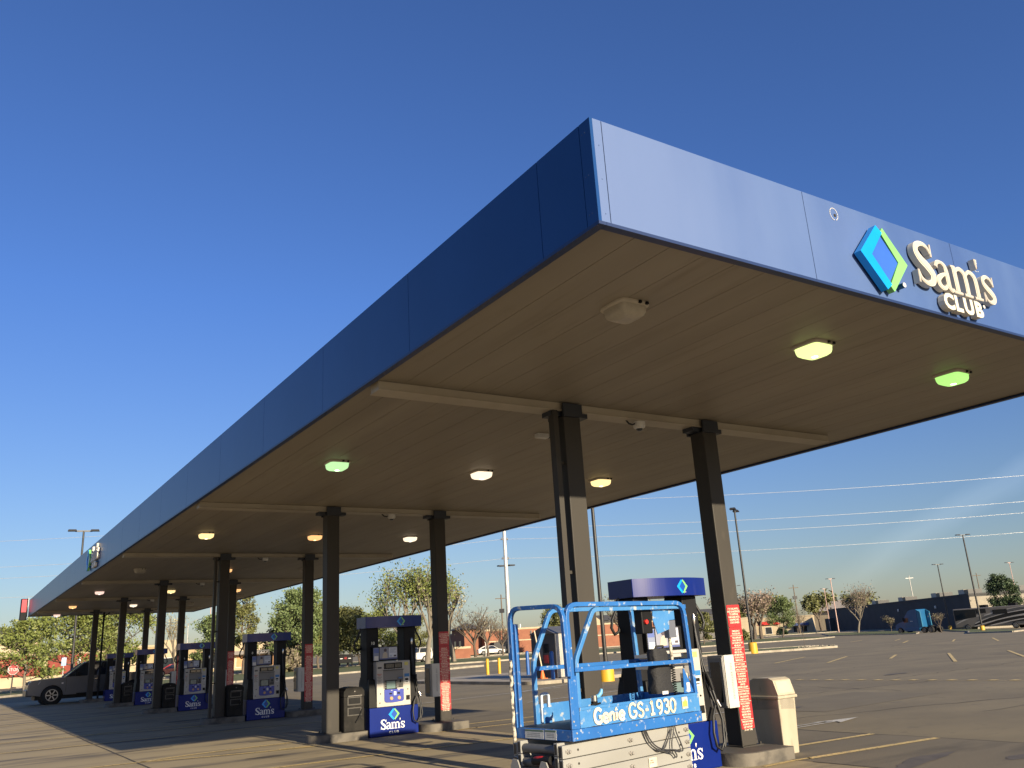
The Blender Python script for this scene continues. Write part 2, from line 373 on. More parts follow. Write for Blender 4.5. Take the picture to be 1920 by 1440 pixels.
for yc in ROWS:
    tip = (-.6, yc+.2)
    up = [tip, (.2, yc+.45), (1.0, yc+.56), (2.3, yc+.60)]
    lo = [tip, (.4, yc-.20), (1.3, yc-.48), (2.4, yc-.66)]
    for ch in (up, lo):
        for i in range(3): yl.append(line(*ch[i], *ch[i+1], .11))
    yl.append(line(tip[0], tip[1], -9, tip[1]+.5, .10))
    yl.append(line(5.85, yc+.18, 8.35, yc+.05, .11)); yl.append(line(5.8, yc-.80, 8.33, yc-1.02, .12))
    yl.append(line(-9, yc+5.9, 8.0, yc+5.1, .10))
    yl.append(line(4.95, yc-.80, 5.55, yc-.76, .06)); yl.append(line(5.55, yc-.76, 5.85, yc-.78, .06))
    yl.append([(1.7, yc-.40), (2.3, yc-.44), (2.3, yc-.60), (1.72, yc-.55)])
for k in range(36): yl.append([(19.30, -4+.57*k), (19.58, -4+.57*k), (19.58, -3.80+.57*k), (19.30, -3.80+.57*k)])
yl.append(line(19.25, -4, 19.25, 30, .03))
far = lambda p: (-3.81+(p[0]+3.81)*1.031, -4.41+(p[1]+4.41)*1.031)
for (a, b) in (((31.2, 19.6), (34.9, 21.8)), ((27.8, 14.6), (35.2, 19.3)), ((28.6, 20.9), (34.4, 24.2)), ((30.4, 13.4), (36.4, 17.2)), ((28.9, 24.1), (34.9, 27.2)),
               ((53.2, 29.8), (58.2, 32.6)), ((51, 25.5), (58.7, 30.1)), ((63.1, 45.1), (72.3, 50.5)), ((62, 40), (70, 44.8)), ((54, 34), (60, 37.5)), ((27, 27), (33, 30.3)), ((29, 8.6), (35.4, 12.2))):
    yl.append(line(*far(a), *far(b), .13))
flat("yellow_lane_markings", yl, .012, YEL)
wl_ = []
ck = []
for (x0, y0, x1, y1) in ((8.5, 7.6, 16, 5.2), (9, 11.5, 19, 10.2), (12, 4.8, 26, 3.0), (14, 16, 26, 17.5), (20, 12, 33, 12.6), (22, 22, 40, 20), (16, 9, 17.5, 15), (26, 6, 27.5, 16), (30, 24, 50, 30), (40, 16, 60, 24), (10, 26, 22, 30), (34, 32, 38, 40), (46, 30, 78, 46)):
    ck += wobble(x0, y0, x1, y1, .028, int(max(12, sqrt((x1-x0)**2+(y1-y0)**2)*2.2)), .13)
flat("pavement_cracks", ck, .0075, JOINT)
pt = []
for (x0, y0, x1, y1) in ((11, 7.4, 15.5, 9.8), (22, 5, 28, 7.5), (15, 19, 21, 21.2), (34, 14, 41, 17)): pt.append([(x0, y0), (x1, y0+.3), (x1-.1, y1+.2), (x0-.15, y1)])
flat("asphalt_patches", pt, .0045, mat("patch_asphalt", (.165, .138, .09), .9, c2=(.145, .12, .08), scale=1.2, world=True, bump=.3, bscale=60))
st_ = []
def blob(x, y, lx, ly, ro=0., n=26):
    P = []
    ph = [rng.uniform(0, 6.28) for _ in range(4)]
    for i in range(n):
        a_ = 2*pi*i/n; r = 1+.22*sin(2*a_+ph[0])+.16*sin(3*a_+ph[1])+.10*sin(5*a_+ph[2])+.07*sin(9*a_+ph[3]); u, v = lx*r*cos(a_), ly*r*sin(a_)
        P.append((x+u*cos(ro)-v*sin(ro), y+u*sin(ro)+v*cos(ro)))
    st_.append(P)
for (x, y, lx, ly, ro) in ((7.15, 4.62, .55, .07, -.08), (5.95, 5.0, .14, .10, 0), (6.4, 2.4, .7, .16, .1), (7.3, 1.6, .5, .10, -.1), (1.2, 11.6, .35, .08, .05), (-.1, 15.6, .5, .05, .1), (2.2, 14.6, .3, .10, 0), (3.6, 10.7, .4, .12, .1), (1.6, 8.4, .45, .1, -.1), (4.6, 16.5, .6, .14, 0),
                           (2.6, 23.8, .5, .12, .1), (4.2, 25.6, .7, .14, 0), (11.5, 8.6, .3, .12, .2), (13.2, 3.6, .45, .12, .1), (22, 13.2, .5, .2, .1), (26.5, 10.2, .35, .2, 0)): blob(x, y, lx, ly, ro)
flat("oil_stains", st_, .0095, mat("oil_stain", (.085, .072, .055), .7, c2=(.12, .10, .075), scale=5, world=True, contrast=(.3, .7)))
def arrow(x, y):
    return [line(x, y+.10, x+1.25, y+.07, .055), line(x, y-.10, x+1.35, y-.06, .055), [(x+1.0, y+.20), (x+2.1, y+.02), (x+1.1, y+.10)], [(x+1.38, y-.05), (x+1.25, y-.24), (x+2.1, y+.02)], [(x+1.05, y+.1), (x+2.1, y+.02), (x+1.4, y-.05)]]
wl_ += arrow(8.25, 6.15)
wl_ += [line(9.2, 13.6, 16, 14.6, .1), line(13, 22, 17, 24, .1), line(10.5, 17.3, 15, 18.2, .1), line(22, 33, 27, 35, .1), line(9, 9.2, 12, 9.5, .08), line(8.8, 21.2, 15.5, 22.6, .1)]
flat("white_lane_markings", wl_, .0125, WHT)

def verge(name, pts, h=.12):
    a = MB(); n = len(pts)
    a.prism(pts, -.9, 0); 
    a.v = [(x, y, (gz(x, y)+h-.01) if z == 0 else gz(x, y)-.5) for x, y, z in a.v]
    struct(a.build(name, GRASS))
    k = MB()
    for i in range(n):
        x0, y0 = pts[i]; x1, y1 = pts[(i+1) % n]; L_ = sqrt((x1-x0)**2+(y1-y0)**2); m_ = max(1, int(L_/8))
        nx_, ny_ = (y1-y0)/L_*.09, -(x1-x0)/L_*.09
        for j in range(m_):
            p = (x0+(x1-x0)*j/m_, y0+(y1-y0)*j/m_); q = (x0+(x1-x0)*(j+1)/m_, y0+(y1-y0)*(j+1)/m_)
            B = [(p[0]-nx_, p[1]-ny_), (p[0]+nx_, p[1]+ny_), (q[0]+nx_, q[1]+ny_), (q[0]-nx_, q[1]-ny_)]
            k.hexa([(b[0], b[1], gz(*b)-.3) for b in B], [(b[0], b[1], gz(*b)+h+.02) for b in B])
    struct(k.build("kerb_stones", KERB))
verge("grass_verge", [(-60, 67), (-3, 67.5), (3, 76), (8, 84), (8, 92), (-60, 92)])
verge("grass_verge", [(12, 66), (19, 64.5), (25, 67.5), (35, 72), (38.6, 73), (46, 72), (58, 70), (72, 71), (83, 75.5), (101, 79), (112, 84), (118, 100), (100, 104), (60, 98), (30, 101), (14, 96), (11, 78)])
verge("grass_verge", [(25, 57.2), (29.4, 56.2), (33, 57.6), (31, 60.5), (26, 60)])
verge("grass_verge", [(36, 42.4), (41, 39.9), (46.5, 37.6), (50.5, 37.0), (52, 38.2), (54, 42), (48, 44.5), (40, 46)])
verge("grass_verge", [(88, 44), (96, 47), (118, 61), (148, 84), (146, 88), (118, 66), (92, 51)])
verge("grass_verge", [(118, 74), (128, 80), (142, 90), (150, 100), (140, 108), (124, 94)])
verge("grass_verge", [(4, 116), (60, 112), (120, 126), (160, 120), (190, 140), (150, 165), (40, 142), (2, 138)])
# pebbles at the tip of the small verge
a = MB()
for i in range(60):
    x = 49.5+rng.uniform(-1.6, 1.4); y = 37.9+rng.uniform(-.6, .9); r = rng.uniform(.03, .09)
    a.lathe([(r*.5, .1), (r, .1+r*.5), (r*.6, .1+r)], 6, 0, x, y)
link_props(a.build("gravel", KERB), "pale pebbles scattered at the tip of the grass island by the sapling", "pebbles", kind="stuff")

# ------------------------------------------------------------------ fuel canopy
L, W, H, FH = 51.75, 8.95, 4.6, .934
can = thing("fuel_canopy", "long flat fuel station canopy with blue fascia on dark columns", "canopy")
def panels(seams, a0, a1, fn, thick=.03, g=.0035):
    mb_ = MB(); e = [a0]+seams+[a1]
    for i in range(len(e)-1): fn(mb_, e[i]+(g if i else 0), e[i+1]-(g if i < len(e)-2 else 0))
    return mb_
FZ0, FZ1 = H, H+FH
left_seams = [.14, .74]+frange(3.24, 51, 2.56)[:-1]+[51.5]
mbx = panels(left_seams, 0, L, lambda m_, p, q: m_.box(0, .03, p, q, FZ0+.03, FZ1)); mbx.build("side_fascia", FASB, can)
mbx = panels(left_seams, 0, L, lambda m_, p, q: m_.box(W-.03, W, p, q, FZ0+.03, FZ1)); mbx.build("side_fascia", FASB, can)
fs_ = [.12, 2.54, 5.0, 7.46, 8.82]
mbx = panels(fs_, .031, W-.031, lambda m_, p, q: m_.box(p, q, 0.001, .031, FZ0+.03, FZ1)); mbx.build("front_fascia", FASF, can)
mbx = panels(fs_, .031, W-.031, lambda m_, p, q: m_.box(p, q, L-.031, L-.001, FZ0+.03, FZ1)); mbx.build("back_fascia", FASB, can)
t = MB()                                              # dark backing behind the seams, roof, trim
t.box(.034, .05, .05, L-.05, FZ0+.04, FZ1-.02); t.box(W-.05, W-.034, .05, L-.05, FZ0+.04, FZ1-.02)
t.box(.052, W-.052, .034, .05, FZ0+.04, FZ1-.02); t.box(.052, W-.052, L-.05, L-.034, FZ0+.04, FZ1-.02)
t.build("fascia_backing", GAP, can)
t = MB(); t.box(.06, W-.06, .06, L-.06, FZ1-.25, FZ1-.18); t.build("roof_deck", ROOF, can)
t = MB()
t.box(-.004, .07, -.004, L+.004, FZ0, FZ0+.028); t.box(W-.07, W+.004, -.004, L+.004, FZ0, FZ0+.028)
t.box(.072, W-.072, -.004, .07, FZ0, FZ0+.028); t.box(.072, W-.072, L-.07, L+.004, FZ0, FZ0+.028)
t.build("fascia_trim", NAVY, can)
t = MB()
for x in (0.07, .085): pass
for k in range(14):
    z = FZ0+.10+.06*k
    if k % 5 == 0: t.lathe([(.006, 0), (.004, .003)], 6, 0, xf=lambda x, y, q, z=z: (.075+x, .001-q, z+y))
for yy in (.07, .105):
    for z in (FZ0+.12, FZ0+.45, FZ0+.83): t.lathe([(.006, 0), (.004, .003)], 6, 0, xf=lambda x, y, q, z=z, yy=yy: (-q, yy+x, z+y))
t.build("fascia_rivets", mat("rivet_blue", (.05, .09, .2), .5), can)
t = MB(); SZ = H+.035
x = .075
while x < W-.1:
    x1 = min(x+.38, W-.075); y = .075
    t.box(x+.003, x1-.003, y, L-.075, SZ, SZ+.02); x = x1
t.build("soffit", SOFF, can)
t = MB(); t.box(.08, W-.08, .08, L-.08, SZ+.022, SZ+.04); t.build("soffit_backing", GAP, can)
for yc in ROWS:
    t = MB(); t.box(.12, 8.28, yc-.11, yc+.11, SZ-.105, SZ-.002); t.box(.12, 8.28, yc-.14, yc+.14, SZ-.115, SZ-.106); t.build("ceiling_beam", BEAM, can, bevel=.006)
XC = (2.748, 5.308)
for ri, yc in enumerate(ROWS):
    for ci, xl in enumerate(XC):
        t = MB(); t.box(xl, xl+.272, yc-.15, yc+.122, .09, SZ-.18); co = t.build("column", COL, can, bevel=.012)
        t = MB(); t.box(xl-.17, xl+.442, yc-.10, yc+.10, SZ-.178, SZ-.118)
        t.box(xl-.02, xl+.292, yc-.185, yc-.1525, SZ-.20, SZ-.02); t.box(xl-.02, xl+.292, yc+.143, yc+.175, SZ-.20, SZ-.02)
        t.build("cap_plate", CAPM, co)
        t = MB(); t.box(xl-.06, xl+.332, yc-.21, yc+.16, .105, .122)
        for dx in (-.035, .307):
            for dy in (-.18, .13): t.cyl((xl+dx, yc+dy, .12), (xl+dx, yc+dy, .15), .014, 6)
        t.build("base_plate", COL, co)
        if ci == 0 and ri in (0, 2):
            t = MB(); t.box(xl-.16, xl-.085, yc-.14, yc-.03, .11, SZ-.118)
            for z in (1.0, 2.4, 3.8): t.box(xl-.085, xl, yc-.08, yc-.04, z, z+.04)
            t.build("downspout", COL, co)
# square cover plates low on the near left column
t = MB()
for z in (.62, .66): pass
# vent pipe beside the last left column
vp = thing("vent_pipe", "slim dark vent pipe rising beside the farthest left column to the ceiling", "pipe", (3.28, ROWS[5]-.05, 0))
t = MB(); t.cyl((0, 0, .0), (0, 0, SZ-.1), .05, 10); t.build("pipe", DKGR, vp)
t = MB(); t.tube([(0, 0, 4.2), (.06, 0, 4.35), (.15, 0, 4.42), (.28, 0, 4.5)], .035, 8); t.build("elbow", DKGR, vp)

# ------------------------------------------------------------------ canopy lights
LX = (1.32, 4.09, 6.86); LY = (1.28, 8.65, 17.25, 25.85, 34.65, 43.4, 50.4)
lens = {k: mat("lamp_lens_"+k, c, .35, emit=e*.62, ecol=ec, c2=tuple(v*.9 for v in c), scale=30) for k, c, e, ec in (
    ("unlit", (.40, .36, .29), 0, None), ("yellowgreen", (.6, .66, .4), 1.15, (.82, 1., .34)), ("green", (.5, .7, .4), .85, (.45, 1., .22)),
    ("mint", (.55, .7, .5), .8, (.55, 1., .45)), ("white", (.7, .66, .6), 1.2, (1., .80, .58)), ("warm", (.7, .6, .4), 1.3, (1., .72, .30)),
    ("orange", (.7, .5, .3), 1.15, (1., .50, .19)), ("pink", (.7, .6, .55), 1.0, (1., .66, .55)))}
bulb = {k: mat("lamp_core_"+k, c, .4, emit=3.2, ecol=c) for k, c in (("yellowgreen", (.95, 1., .55)), ("green", (.7, 1., .45)), ("mint", (.8, 1., .7)), ("white", (1., .88, .7)),
        ("warm", (1., .82, .45)), ("orange", (1., .6, .25)), ("pink", (1., .78, .68)))}
HOUS = mat("lamp_housing", (.50, .44, .35), .5)
def sq(r, z, n=32, e=3.4):
    o = []
    for i in range(n):
        a_ = 2*pi*i/n; c_, s_ = cos(a_), sin(a_)
        o.append((r*math.copysign(abs(c_)**(2/e), c_), r*math.copysign(abs(s_)**(2/e), s_), z))
    return o
state = [["unlit", "yellowgreen", "green"], ["mint", "white", "warm"], ["warm", "orange", "white"], ["unlit", "orange", "unlit"],
         ["pink", "warm", "orange"], ["orange", "white", "unlit"], ["pink", "unlit", "pink"]]
sname = dict(unlit="unlit beige", yellowgreen="lit yellow-green", green="lit bright green", mint="lit pale mint", white="lit warm white", warm="lit amber yellow", orange="lit orange", pink="lit pinkish white")
rowword = ["first row", "second row", "third row", "fourth row", "fifth row", "sixth row", "last row"]
colword = ["by the long near fascia", "along the ceiling middle", "by the far long edge"]
_hm, _lm, _km, _bm = None, {}, None, {}
for r, y in enumerate(LY):
    for c_, x in enumerate(LX):
        k = state[r][c_]
        o = thing("canopy_light", "%s ceiling lamp %s, %s from the front" % (sname[k], colword[c_], rowword[r]), "ceiling lamp", (x, y, SZ), 0, "ceiling lamps under the canopy")
        if _hm is None:
            t = MB(); t.rings([sq(.185, 0, e=6), sq(.187, -.018, e=6), sq(.180, -.032, e=6), sq(.162, -.034, e=6)]); h_ = t.build("housing", HOUS, o); _hm = h_.data
            t = MB(); t.box(-.014, .014, -.014, .014, -.032, -.008); q_ = t.build("latch", DKGR, o, (.03, -.192, 0)); _km = q_.data
            q_ = bpy.data.objects.new("latch", _km); C.objects.link(q_); q_.parent = o; q_.location = (.115, -.19, 0)
        else:
            for nm, me, lo in (("housing", _hm, (0, 0, 0)), ("latch", _km, (.03, -.192, 0)), ("latch", _km, (.115, -.19, 0))):
                q_ = bpy.data.objects.new(nm, me); C.objects.link(q_); q_.parent = o; q_.location = lo
        if k not in _lm:
            t = MB(); t.rings([sq(.163, -.030, e=6), sq(.158, -.085, e=5.5), sq(.148, -.112, e=5), sq(.118, -.132, e=5), sq(.05, -.14, e=4)]); q_ = t.build("lens", lens[k], o); _lm[k] = q_.data
            if k != "unlit":
                t = MB(); t.lathe([(.012, -.1475), (.034, -.1435), (.038, -.139)], 12); q2 = t.build("lamp_core", bulb[k], q_); _bm[k] = q2.data
        else:
            q_ = bpy.data.objects.new("lens", _lm[k]); C.objects.link(q_); q_.parent = o
            if k != "unlit":
                q2 = bpy.data.objects.new("lamp_core", _bm[k]); C.objects.link(q2); q2.parent = q_

# ------------------------------------------------------------------ ceiling cameras
camw = ["near", "second", "third", "fourth", "fifth", "sixth"]
c0 = None
for i, yc in enumerate(ROWS):
    lab = "small white dome camera with a black cable beside the %s ceiling beam" % camw[i]
    if c0 is None:
        c0 = thing("security_camera", lab, "camera", (4.18, yc-.02, SZ-.115), 0, "dome cameras under the beams")
        t = MB(); t.lathe([(.085, 0), (.088, -.05), (.08, -.085), (.05, -.1)], 20); t.build("camera_body", WHITE, c0)
        t = MB(); t.lathe([(.05, -.095), (.045, -.115), (.02, -.13)], 16); t.build("dome_lens", GLS, c0)
        t = MB(); t.tube([(-.07, 0, -.03), (-.13, .0, -.05), (-.19, 0, -.04), (-.24, .0, 0.01)], .013, 6); t.build("cable", RUBBER, c0)
    else: dup(c0, (4.3 if i % 2 else 4.1, yc-.02, SZ-.115), None, lab)
bx = thing("junction_box", "small white junction box with a looped wire behind the near left column", "junction box", (3.50, 5.85, SZ))
t = MB(); t.box(-.10, .10, -.05, .05, -.07, -.001); t.build("box_body", WHITE, bx, bevel=.006)
t = MB(); t.tube([(.08, 0, -.02), (.13, 0, -.06), (.17, 0, -.03), (.22, 0, -.03)], .01, 6); t.box(.2, .32, -.05, .05, -.05, -.001); t.build("wire", DKGR, bx)

# ------------------------------------------------------------------ fascia signs
def fascia_sign(label, rot, loc):
    o = thing("fascia_sign", label, "shop sign", loc, rot, "raised emblem signs on the fascia")
    xf = on_front(0, 0, 0)
    a_, b_ = diamond_geo(on_front(-.70, 0, .165), .345, .02, .095, .085)
    a_.build("blue_chevron", LGBLUE, o); b_.build("green_chevron", LGGRN, o)
    t = MB(); k = .345/.34
    t.prism([(.02*k, .27*k), (-.185*k, 0), (.03*k, -.27*k), (.25*k, 0)], .01, .075, 0, on_front(-.70, 0, .165)); t.build("inner_panel", SGBLUE, o)
    for (x, z, rr) in ((-.405, -.065, .028), (1.05, -.05, .022)):
        t = MB(); t.lathe([(rr, 0), (rr, .075)], 14, xf=on_front(x, 0, z)); d_ = t.build("trademark_disc", mat("disc_rim_teal", (.01, .10, .22), .4), o)
        t = MB(); t.lathe([(rr*.96, .0755), (rr*.9, .078)], 14, xf=on_front(x, 0, z)); t.build("disc_face", WHITE, d_)
    for mbs, mf in zip(brand_letters(on_front(-.11, 0, .02), .50, .075, 1.06, .01), brand_letters(on_front(-.11, 0, .02), .50, .079, 1.06, .0755, .68)):
        l_ = mbs.build("letter", CREAM, o); mf.build("letter_face", SFACE, l_)
    xx = .265
    for ch, wd in (("C", .2), ("L", .17), ("U", .21), ("B", .2)):
        t = MB(); vs, fsx = text_geo(ch, .235, .07, 'LEFT', .012, 1.12, 1.); t.add([(v[0], v[1], v[2]+.045) for v in vs], fsx, 0, False, on_front(xx, 0, -.185)); t.build("letter", CREAM, o); xx += wd
    return o
fascia_sign("raised cream and diamond emblem sign on the sunlit short fascia", 0, (4.22, -.002, 4.845))
fascia_sign("small raised emblem sign far along the shaded long fascia", -pi/2, (-.002, 26.55, 4.89))
ps = thing("price_sign", "narrow dark price board with red upper panel at the canopy far corner", "price sign", (-.20, L+.15, 5.05), radians(10))
t = MB(); t.box(-.20, .12, -.12, .12, -.62, .55); t.build("sign_case", DKGR, ps, bevel=.01)
t = MB(); t.box(-.185, .06, -.128, -.122, -.18, .50); t.build("red_panel", LEDR, ps)
t = MB(); t.box(.125, .145, -.12, .12, -.45, .60); t.build("edge_strip", WHITE, ps)
for (x, z, lab) in ((2.98, 5.40, "ragged pale scar at the top of the sunlit fascia left of the emblem"), (5.45, 5.34, "curled pale scar of an old fixing above the end of the sign lettering")):
    t = MB()
    for q in range(16):
        if rng.random() < .3: continue
        a0 = 2*pi*q/16; a1 = a0+2*pi/16*.8; r0 = .055; r1 = .062
        t.prism([(r0*cos(a0), r0*sin(a0)*1.1), (r1*cos(a0), r1*sin(a0)*1.1), (r1*cos(a1), r1*sin(a1)*1.1), (r0*cos(a1), r0*sin(a1)*1.1)], 0, .003, 0, on_front(x, 0.0, z))
    t.lathe([(.018, 0), (.014, .006)], 8, 1, xf=on_front(x+.015, 0, z-.01))
    o = t.build("fixing_scar", [WHITE, GAP]); link_props(o, lab, "fixing scar")

# ------------------------------------------------------------------ pump islands (kerbs)
def rounded_rect(x0, x1, y0, y1, r0, r1, n=8):          # r0 radius of the left end, r1 of the right
    P = []
    for cx, cy, r, a0 in ((x1-r1, y1-r1, r1, 0), (x0+r0, y1-r0, r0, 90), (x0+r0, y0+r0, r0, 180), (x1-r1, y0+r1, r1, 270)):
        for i in range(n+1):
            a_ = radians(a0+90*i/n); P.append((cx+r*cos(a_), cy+r*sin(a_)))
    return P
KISL = mat("island_concrete", (0.15, 0.1325, 0.1075), .8, c2=(0.11, 0.0975, 0.08), scale=2.2, bump=.25, c3=(0.055, 0.05, 0.044), scale3=3.2, con3=(.48, .66), stretch=(1, 1, 1.3))
KTOP = mat("island_top_grey", (0.085, 0.0775, 0.0675), .75, c2=(0.065, 0.059, 0.05), scale=2.5)
ordw = ["nearest", "second", "third", "fourth", "fifth", "farthest"]
isl0 = None
for i, yc in enumerate(ROWS):
    lab = "concrete kerb island carrying the columns and fuel pump of the %s lane" % ordw[i]
    if isl0 is None:
        isl0 = thing("pump_island", lab, "kerb island", (0, yc, G0), 0, "concrete islands under the canopy")
        for (x0, x1, y0, y1, r0, r1) in ((2.42, 3.54, -.43, .43, .42, .08), (4.72, 5.74, -.66, .43, .30, .06)):
            P = rounded_rect(x0, x1, y0, y1, r0, r1); t = MB(); t.prism(P, 0, .155, 0, None, True); k = t.build("kerb", KISL, isl0, bevel=.012)
            t = MB(); t.prism(rounded_rect(x0+.035, x1-.035, y0+.035, y1-.035, max(r0-.03, .03), max(r1-.03, .03)), .1555, .159); t.build("kerb_top", KTOP, k)
    else: dup(isl0, (0, yc, G0), None, lab)

# ------------------------------------------------------------------ fuel pumps
def make_pump(label, number):
    o = thing("fuel_pump", label, "fuel pump", (0, 0, 0), 0, "blue and grey fuel pumps")
    F = -.35
    t = MB(); t.box(-.56, .50, F, .35, .01, .545); base = t.build("base_cabinet", PUMPB, o, bevel=.012)
    t = MB(); t.hexa([(-.562, F+.012, .546), (-.396, F+.012, .546), (-.396, .33, .546), (-.562, .33, .546)], [(-.52, F+.10, 1.08), (-.396, F+.10, 1.08), (-.396, .25, 1.08), (-.52, .25, 1.08)])
    t.build("side_cowl", BLACK, o, bevel=.01); t = MB()
    t.hexa([(.352, F+.012, .546), (.50, F+.012, .546), (.50, .33, .546), (.352, .33, .546)], [(.352, F+.10, 1.08), (.47, F+.10, 1.08), (.47, .25, 1.08), (.352, .25, 1.08)])
    t.build("side_cowl", BLACK, o, bevel=.01)
    t = MB(); t.box(-.392, .348, F+.02, .33, .55, 1.41); body = t.build("pump_body", SILV, o, bevel=.012)
    for sx in (-.40, .43):
        t = MB(); t.box(sx-.13, sx+.13, -.17, .17, .5, 2.07); t.build("post", DKGR, o, bevel=.015)
    # topper with bowed front and back
    P = []
    for i in range(41):
        u = -1+2*i/40; P.append((u*.63, -.24-.14*(1-u*u)))
    for i in range(41):
        u = 1-2*i/40; P.append((u*.63, .24+.14*(1-u*u)))
    t = MB(); t.prism([(x+.05, y) for x, y in P], 2.07, 2.292, 0); t.build("topper", PUMPT, o, bevel=.006)
    ybow = lambda x: -.24-.14*(1-((x-.05)/.63)**2)
    bow = lambda x0, z0: (lambda x, y, z: (x0+x, ybow(x0+x)-z-.0015, z0+y))
    inner = lambda k: [(.02*k, .27*k), (-.185*k, 0), (.03*k, -.27*k), (.25*k, 0)]
    t = MB(); t.prism(inner(.088/.34), 0, .0012, 0, bow(.135, 2.18)); t.build("inner_panel", EMBI, o)
    a_, b_ = diamond_geo(bow(.135, 2.18), .088, 0, .002)
    a_.build("blue_chevron", LGBLUE, o); b_.build("green_chevron", LGGRN, o)
    t = MB(); t.lathe([(.006, .001), (.005, .0025)], 8, xf=bow(.19, 2.108)); t.build("trademark_dot", WTXT, o)
    # emblem and words on the base
    xf = on_front(-.045, F-.001, .405)
    t = MB(); t.prism(inner(.108/.34), 0, .0018, 0, xf); t.build("inner_panel", EMBI, base)
    a_, b_ = diamond_geo(xf, .108, 0, .003)
    a_.build("blue_chevron", LGBLUE, base); b_.build("green_chevron", LGGRN, base)
    merged(brand_letters(on_front(-.325, F-.001, .135), .185, .003, 1.0, .0), "brand_lettering", WTXT, base)
    t = MB(); t.text("CLUB", .058, on_front(-.045, F-.002, .055), 0, .003, 'CENTER', .0015, 1.15, 1.45); t.build("brand_lettering", WTXT, base)
    # advertising screen on top
    t = MB(); t.box(-.435, .16, F+.10, F+.26, 1.418, 1.70); scr = t.build("advert_box", BLACK, o, bevel=.008)
    yy = F+.098
    t = MB(); t.box(-.425, -.305, yy-.004, yy, 1.43, 1.68, 0); t.box(-.418, -.31, yy-.006, yy-.0045, 1.58, 1.665, 1); t.box(-.41, -.318, yy-.006, yy-.0045, 1.435, 1.52, 2); t.build("advert_card", [mat("card_blue_grey", (.20, .23, .33), .5), mat("card_blue", (.10, .14, .36), .5), WHITE], scr)
    t = MB(); t.box(-.29, .10, yy-.005, yy, 1.448, 1.685, 0); t.box(-.29, .10, yy-.0065, yy-.0055, 1.448, 1.47, 1)
    t.box(-.085, .09, yy-.008, yy-.0055, 1.485, 1.67, 2); t.prism([(-.235, 1.472), (-.12, 1.472), (-.125, 1.56), (-.165, 1.60), (-.215, 1.565)], .0068, .009, 3, lambda x, y, z: (x, yy-z, y))
    t.lathe([(.033, .007), (.030, .0095)], 14, 4, xf=on_front(-.165, yy, 1.625))
    for q, (l0, l1) in enumerate(((-.07, .075), (-.07, .06), (-.07, .03), (-.07, .07))): t.box(l0, l1, yy-.0095, yy-.0085, 1.64-.022*q, 1.65-.022*q, 5)
    t.box(.02, .075, yy-.0095, yy-.0085, 1.495, 1.525, 4); t.box(-.07, -.02, yy-.0095, yy-.0085, 1.495, 1.525, 6)
    t.build("advert_picture", [mat("advert_backdrop", (.26, .27, .34), .5), mat("advert_strip", (.08, .10, .25), .5), mat("advert_text_panel", (.62, .64, .70), .5), mat("advert_shirt", (.50, .43, .34), .6), mat("advert_dark", (.08, .06, .08), .6), mat("advert_text", (.28, .31, .42), .6), mat("advert_icon", (.40, .45, .55), .5)], scr)
    # front panel furniture
    f = F+.02
    t = MB(); t.box(-.25, .185, f-.006, f, .89, 1.225); t.build("recess_panel", GREYD, body)
    t = MB(); t.box(-.25, .185, f-.03, f-.0005, 1.226, 1.247, 0); t.build("hood_edge", mat("hood_dark", (.07, .065, .06), .5), body)
    t = MB(); t.box(-.235, .165, f-.012, f, 1.262, 1.375); d_ = t.build("price_display", BLACK, body, bevel=.004)
    t = MB(); t.box(-.20, -.02, f-.0145, f-.0125, 1.28, 1.355); t.box(.0, .14, f-.0145, f-.0125, 1.28, 1.355); t.build("display_window", GLS, d_)
    t = MB(); t.box(-.225, .045, f-.014, f-.0065, .87, 1.045); d_ = t.build("screen_bezel", BLACK, body, bevel=.004)
    t = MB(); t.box(-.185, .005, f-.0165, f-.0145, .885, 1.03); t.build("screen", LCD, d_)
    t = MB()
    for z in (.90, .935, .97, 1.005):
        for x in (-.215, .017): t.box(x, x+.018, f-.0175, f-.0145, z, z+.018)
    t.build("screen_buttons", GREYD, d_)
    t = MB(); t.box(.06, .175, f-.018, f-.0065, .90, 1.10, 0); d_ = t.build("card_reader", mat("reader_grey", (.12, .115, .11), .45), body, bevel=.004)
    t = MB(); t.box(.075, .16, f-.021, f-.0185, 1.065, 1.09, 0); t.box(.10, .135, f-.021, f-.0185, .985, 1.04, 1); t.build("reader_label", [mat("reader_blue", (.05, .16, .42), .5), BLACK], d_)
    t = MB()
    for q in range(3):
        for s_ in range(3): t.box(.078+.03*q, .10+.03*q, f-.0205, f-.0185, .905+.022*s_, .92+.022*s_)
    t.build("keypad", BLACK, d_)
    P = [(-.235, .875), (.19, .865), (.19, .66), (.16, .635), (-.06, .62), (-.20, .63), (-.235, .66)]
    t = MB(); t.prism(P, .0, .012, 0, on_front(0, f, 0)); g_ = t.build("grade_panel", mat("grade_blue", (.035, .055, .33), .4), body)
    t = MB()
    for x in (-.085, .085): t.lathe([(.036, .0125), (.034, .022), (.028, .026)], 16, 0, xf=on_front(x, f, .70))
    t.build("grade_button", TANB, g_)
    t = MB()
    for x in (-.10, .075): t.box(x-.028, x+.028, f-.0155, f-.0125, .775, .805)
    t.build("grade_display", BLACK, g_)
    t = MB(); t.box(-.03, .022, f-.015, f-.0125, .755, .825); t.box(-.095, -.06, f-.015, f-.0125, .845, .853); t.box(.055, .105, f-.015, f-.0125, .843, .853); t.build("grade_sticker", WHITE, g_)
    SK = dict(d=mat("sticker_dark", (.03, .03, .035), .5), r=mat("sticker_red_text", (.40, .10, .07), .6), g=mat("sticker_grey_text", (.22, .20, .18), .6), y=mat("sticker_yellow", (.62, .55, .15), .5), b=mat("sticker_blue", (.03, .18, .45), .5))
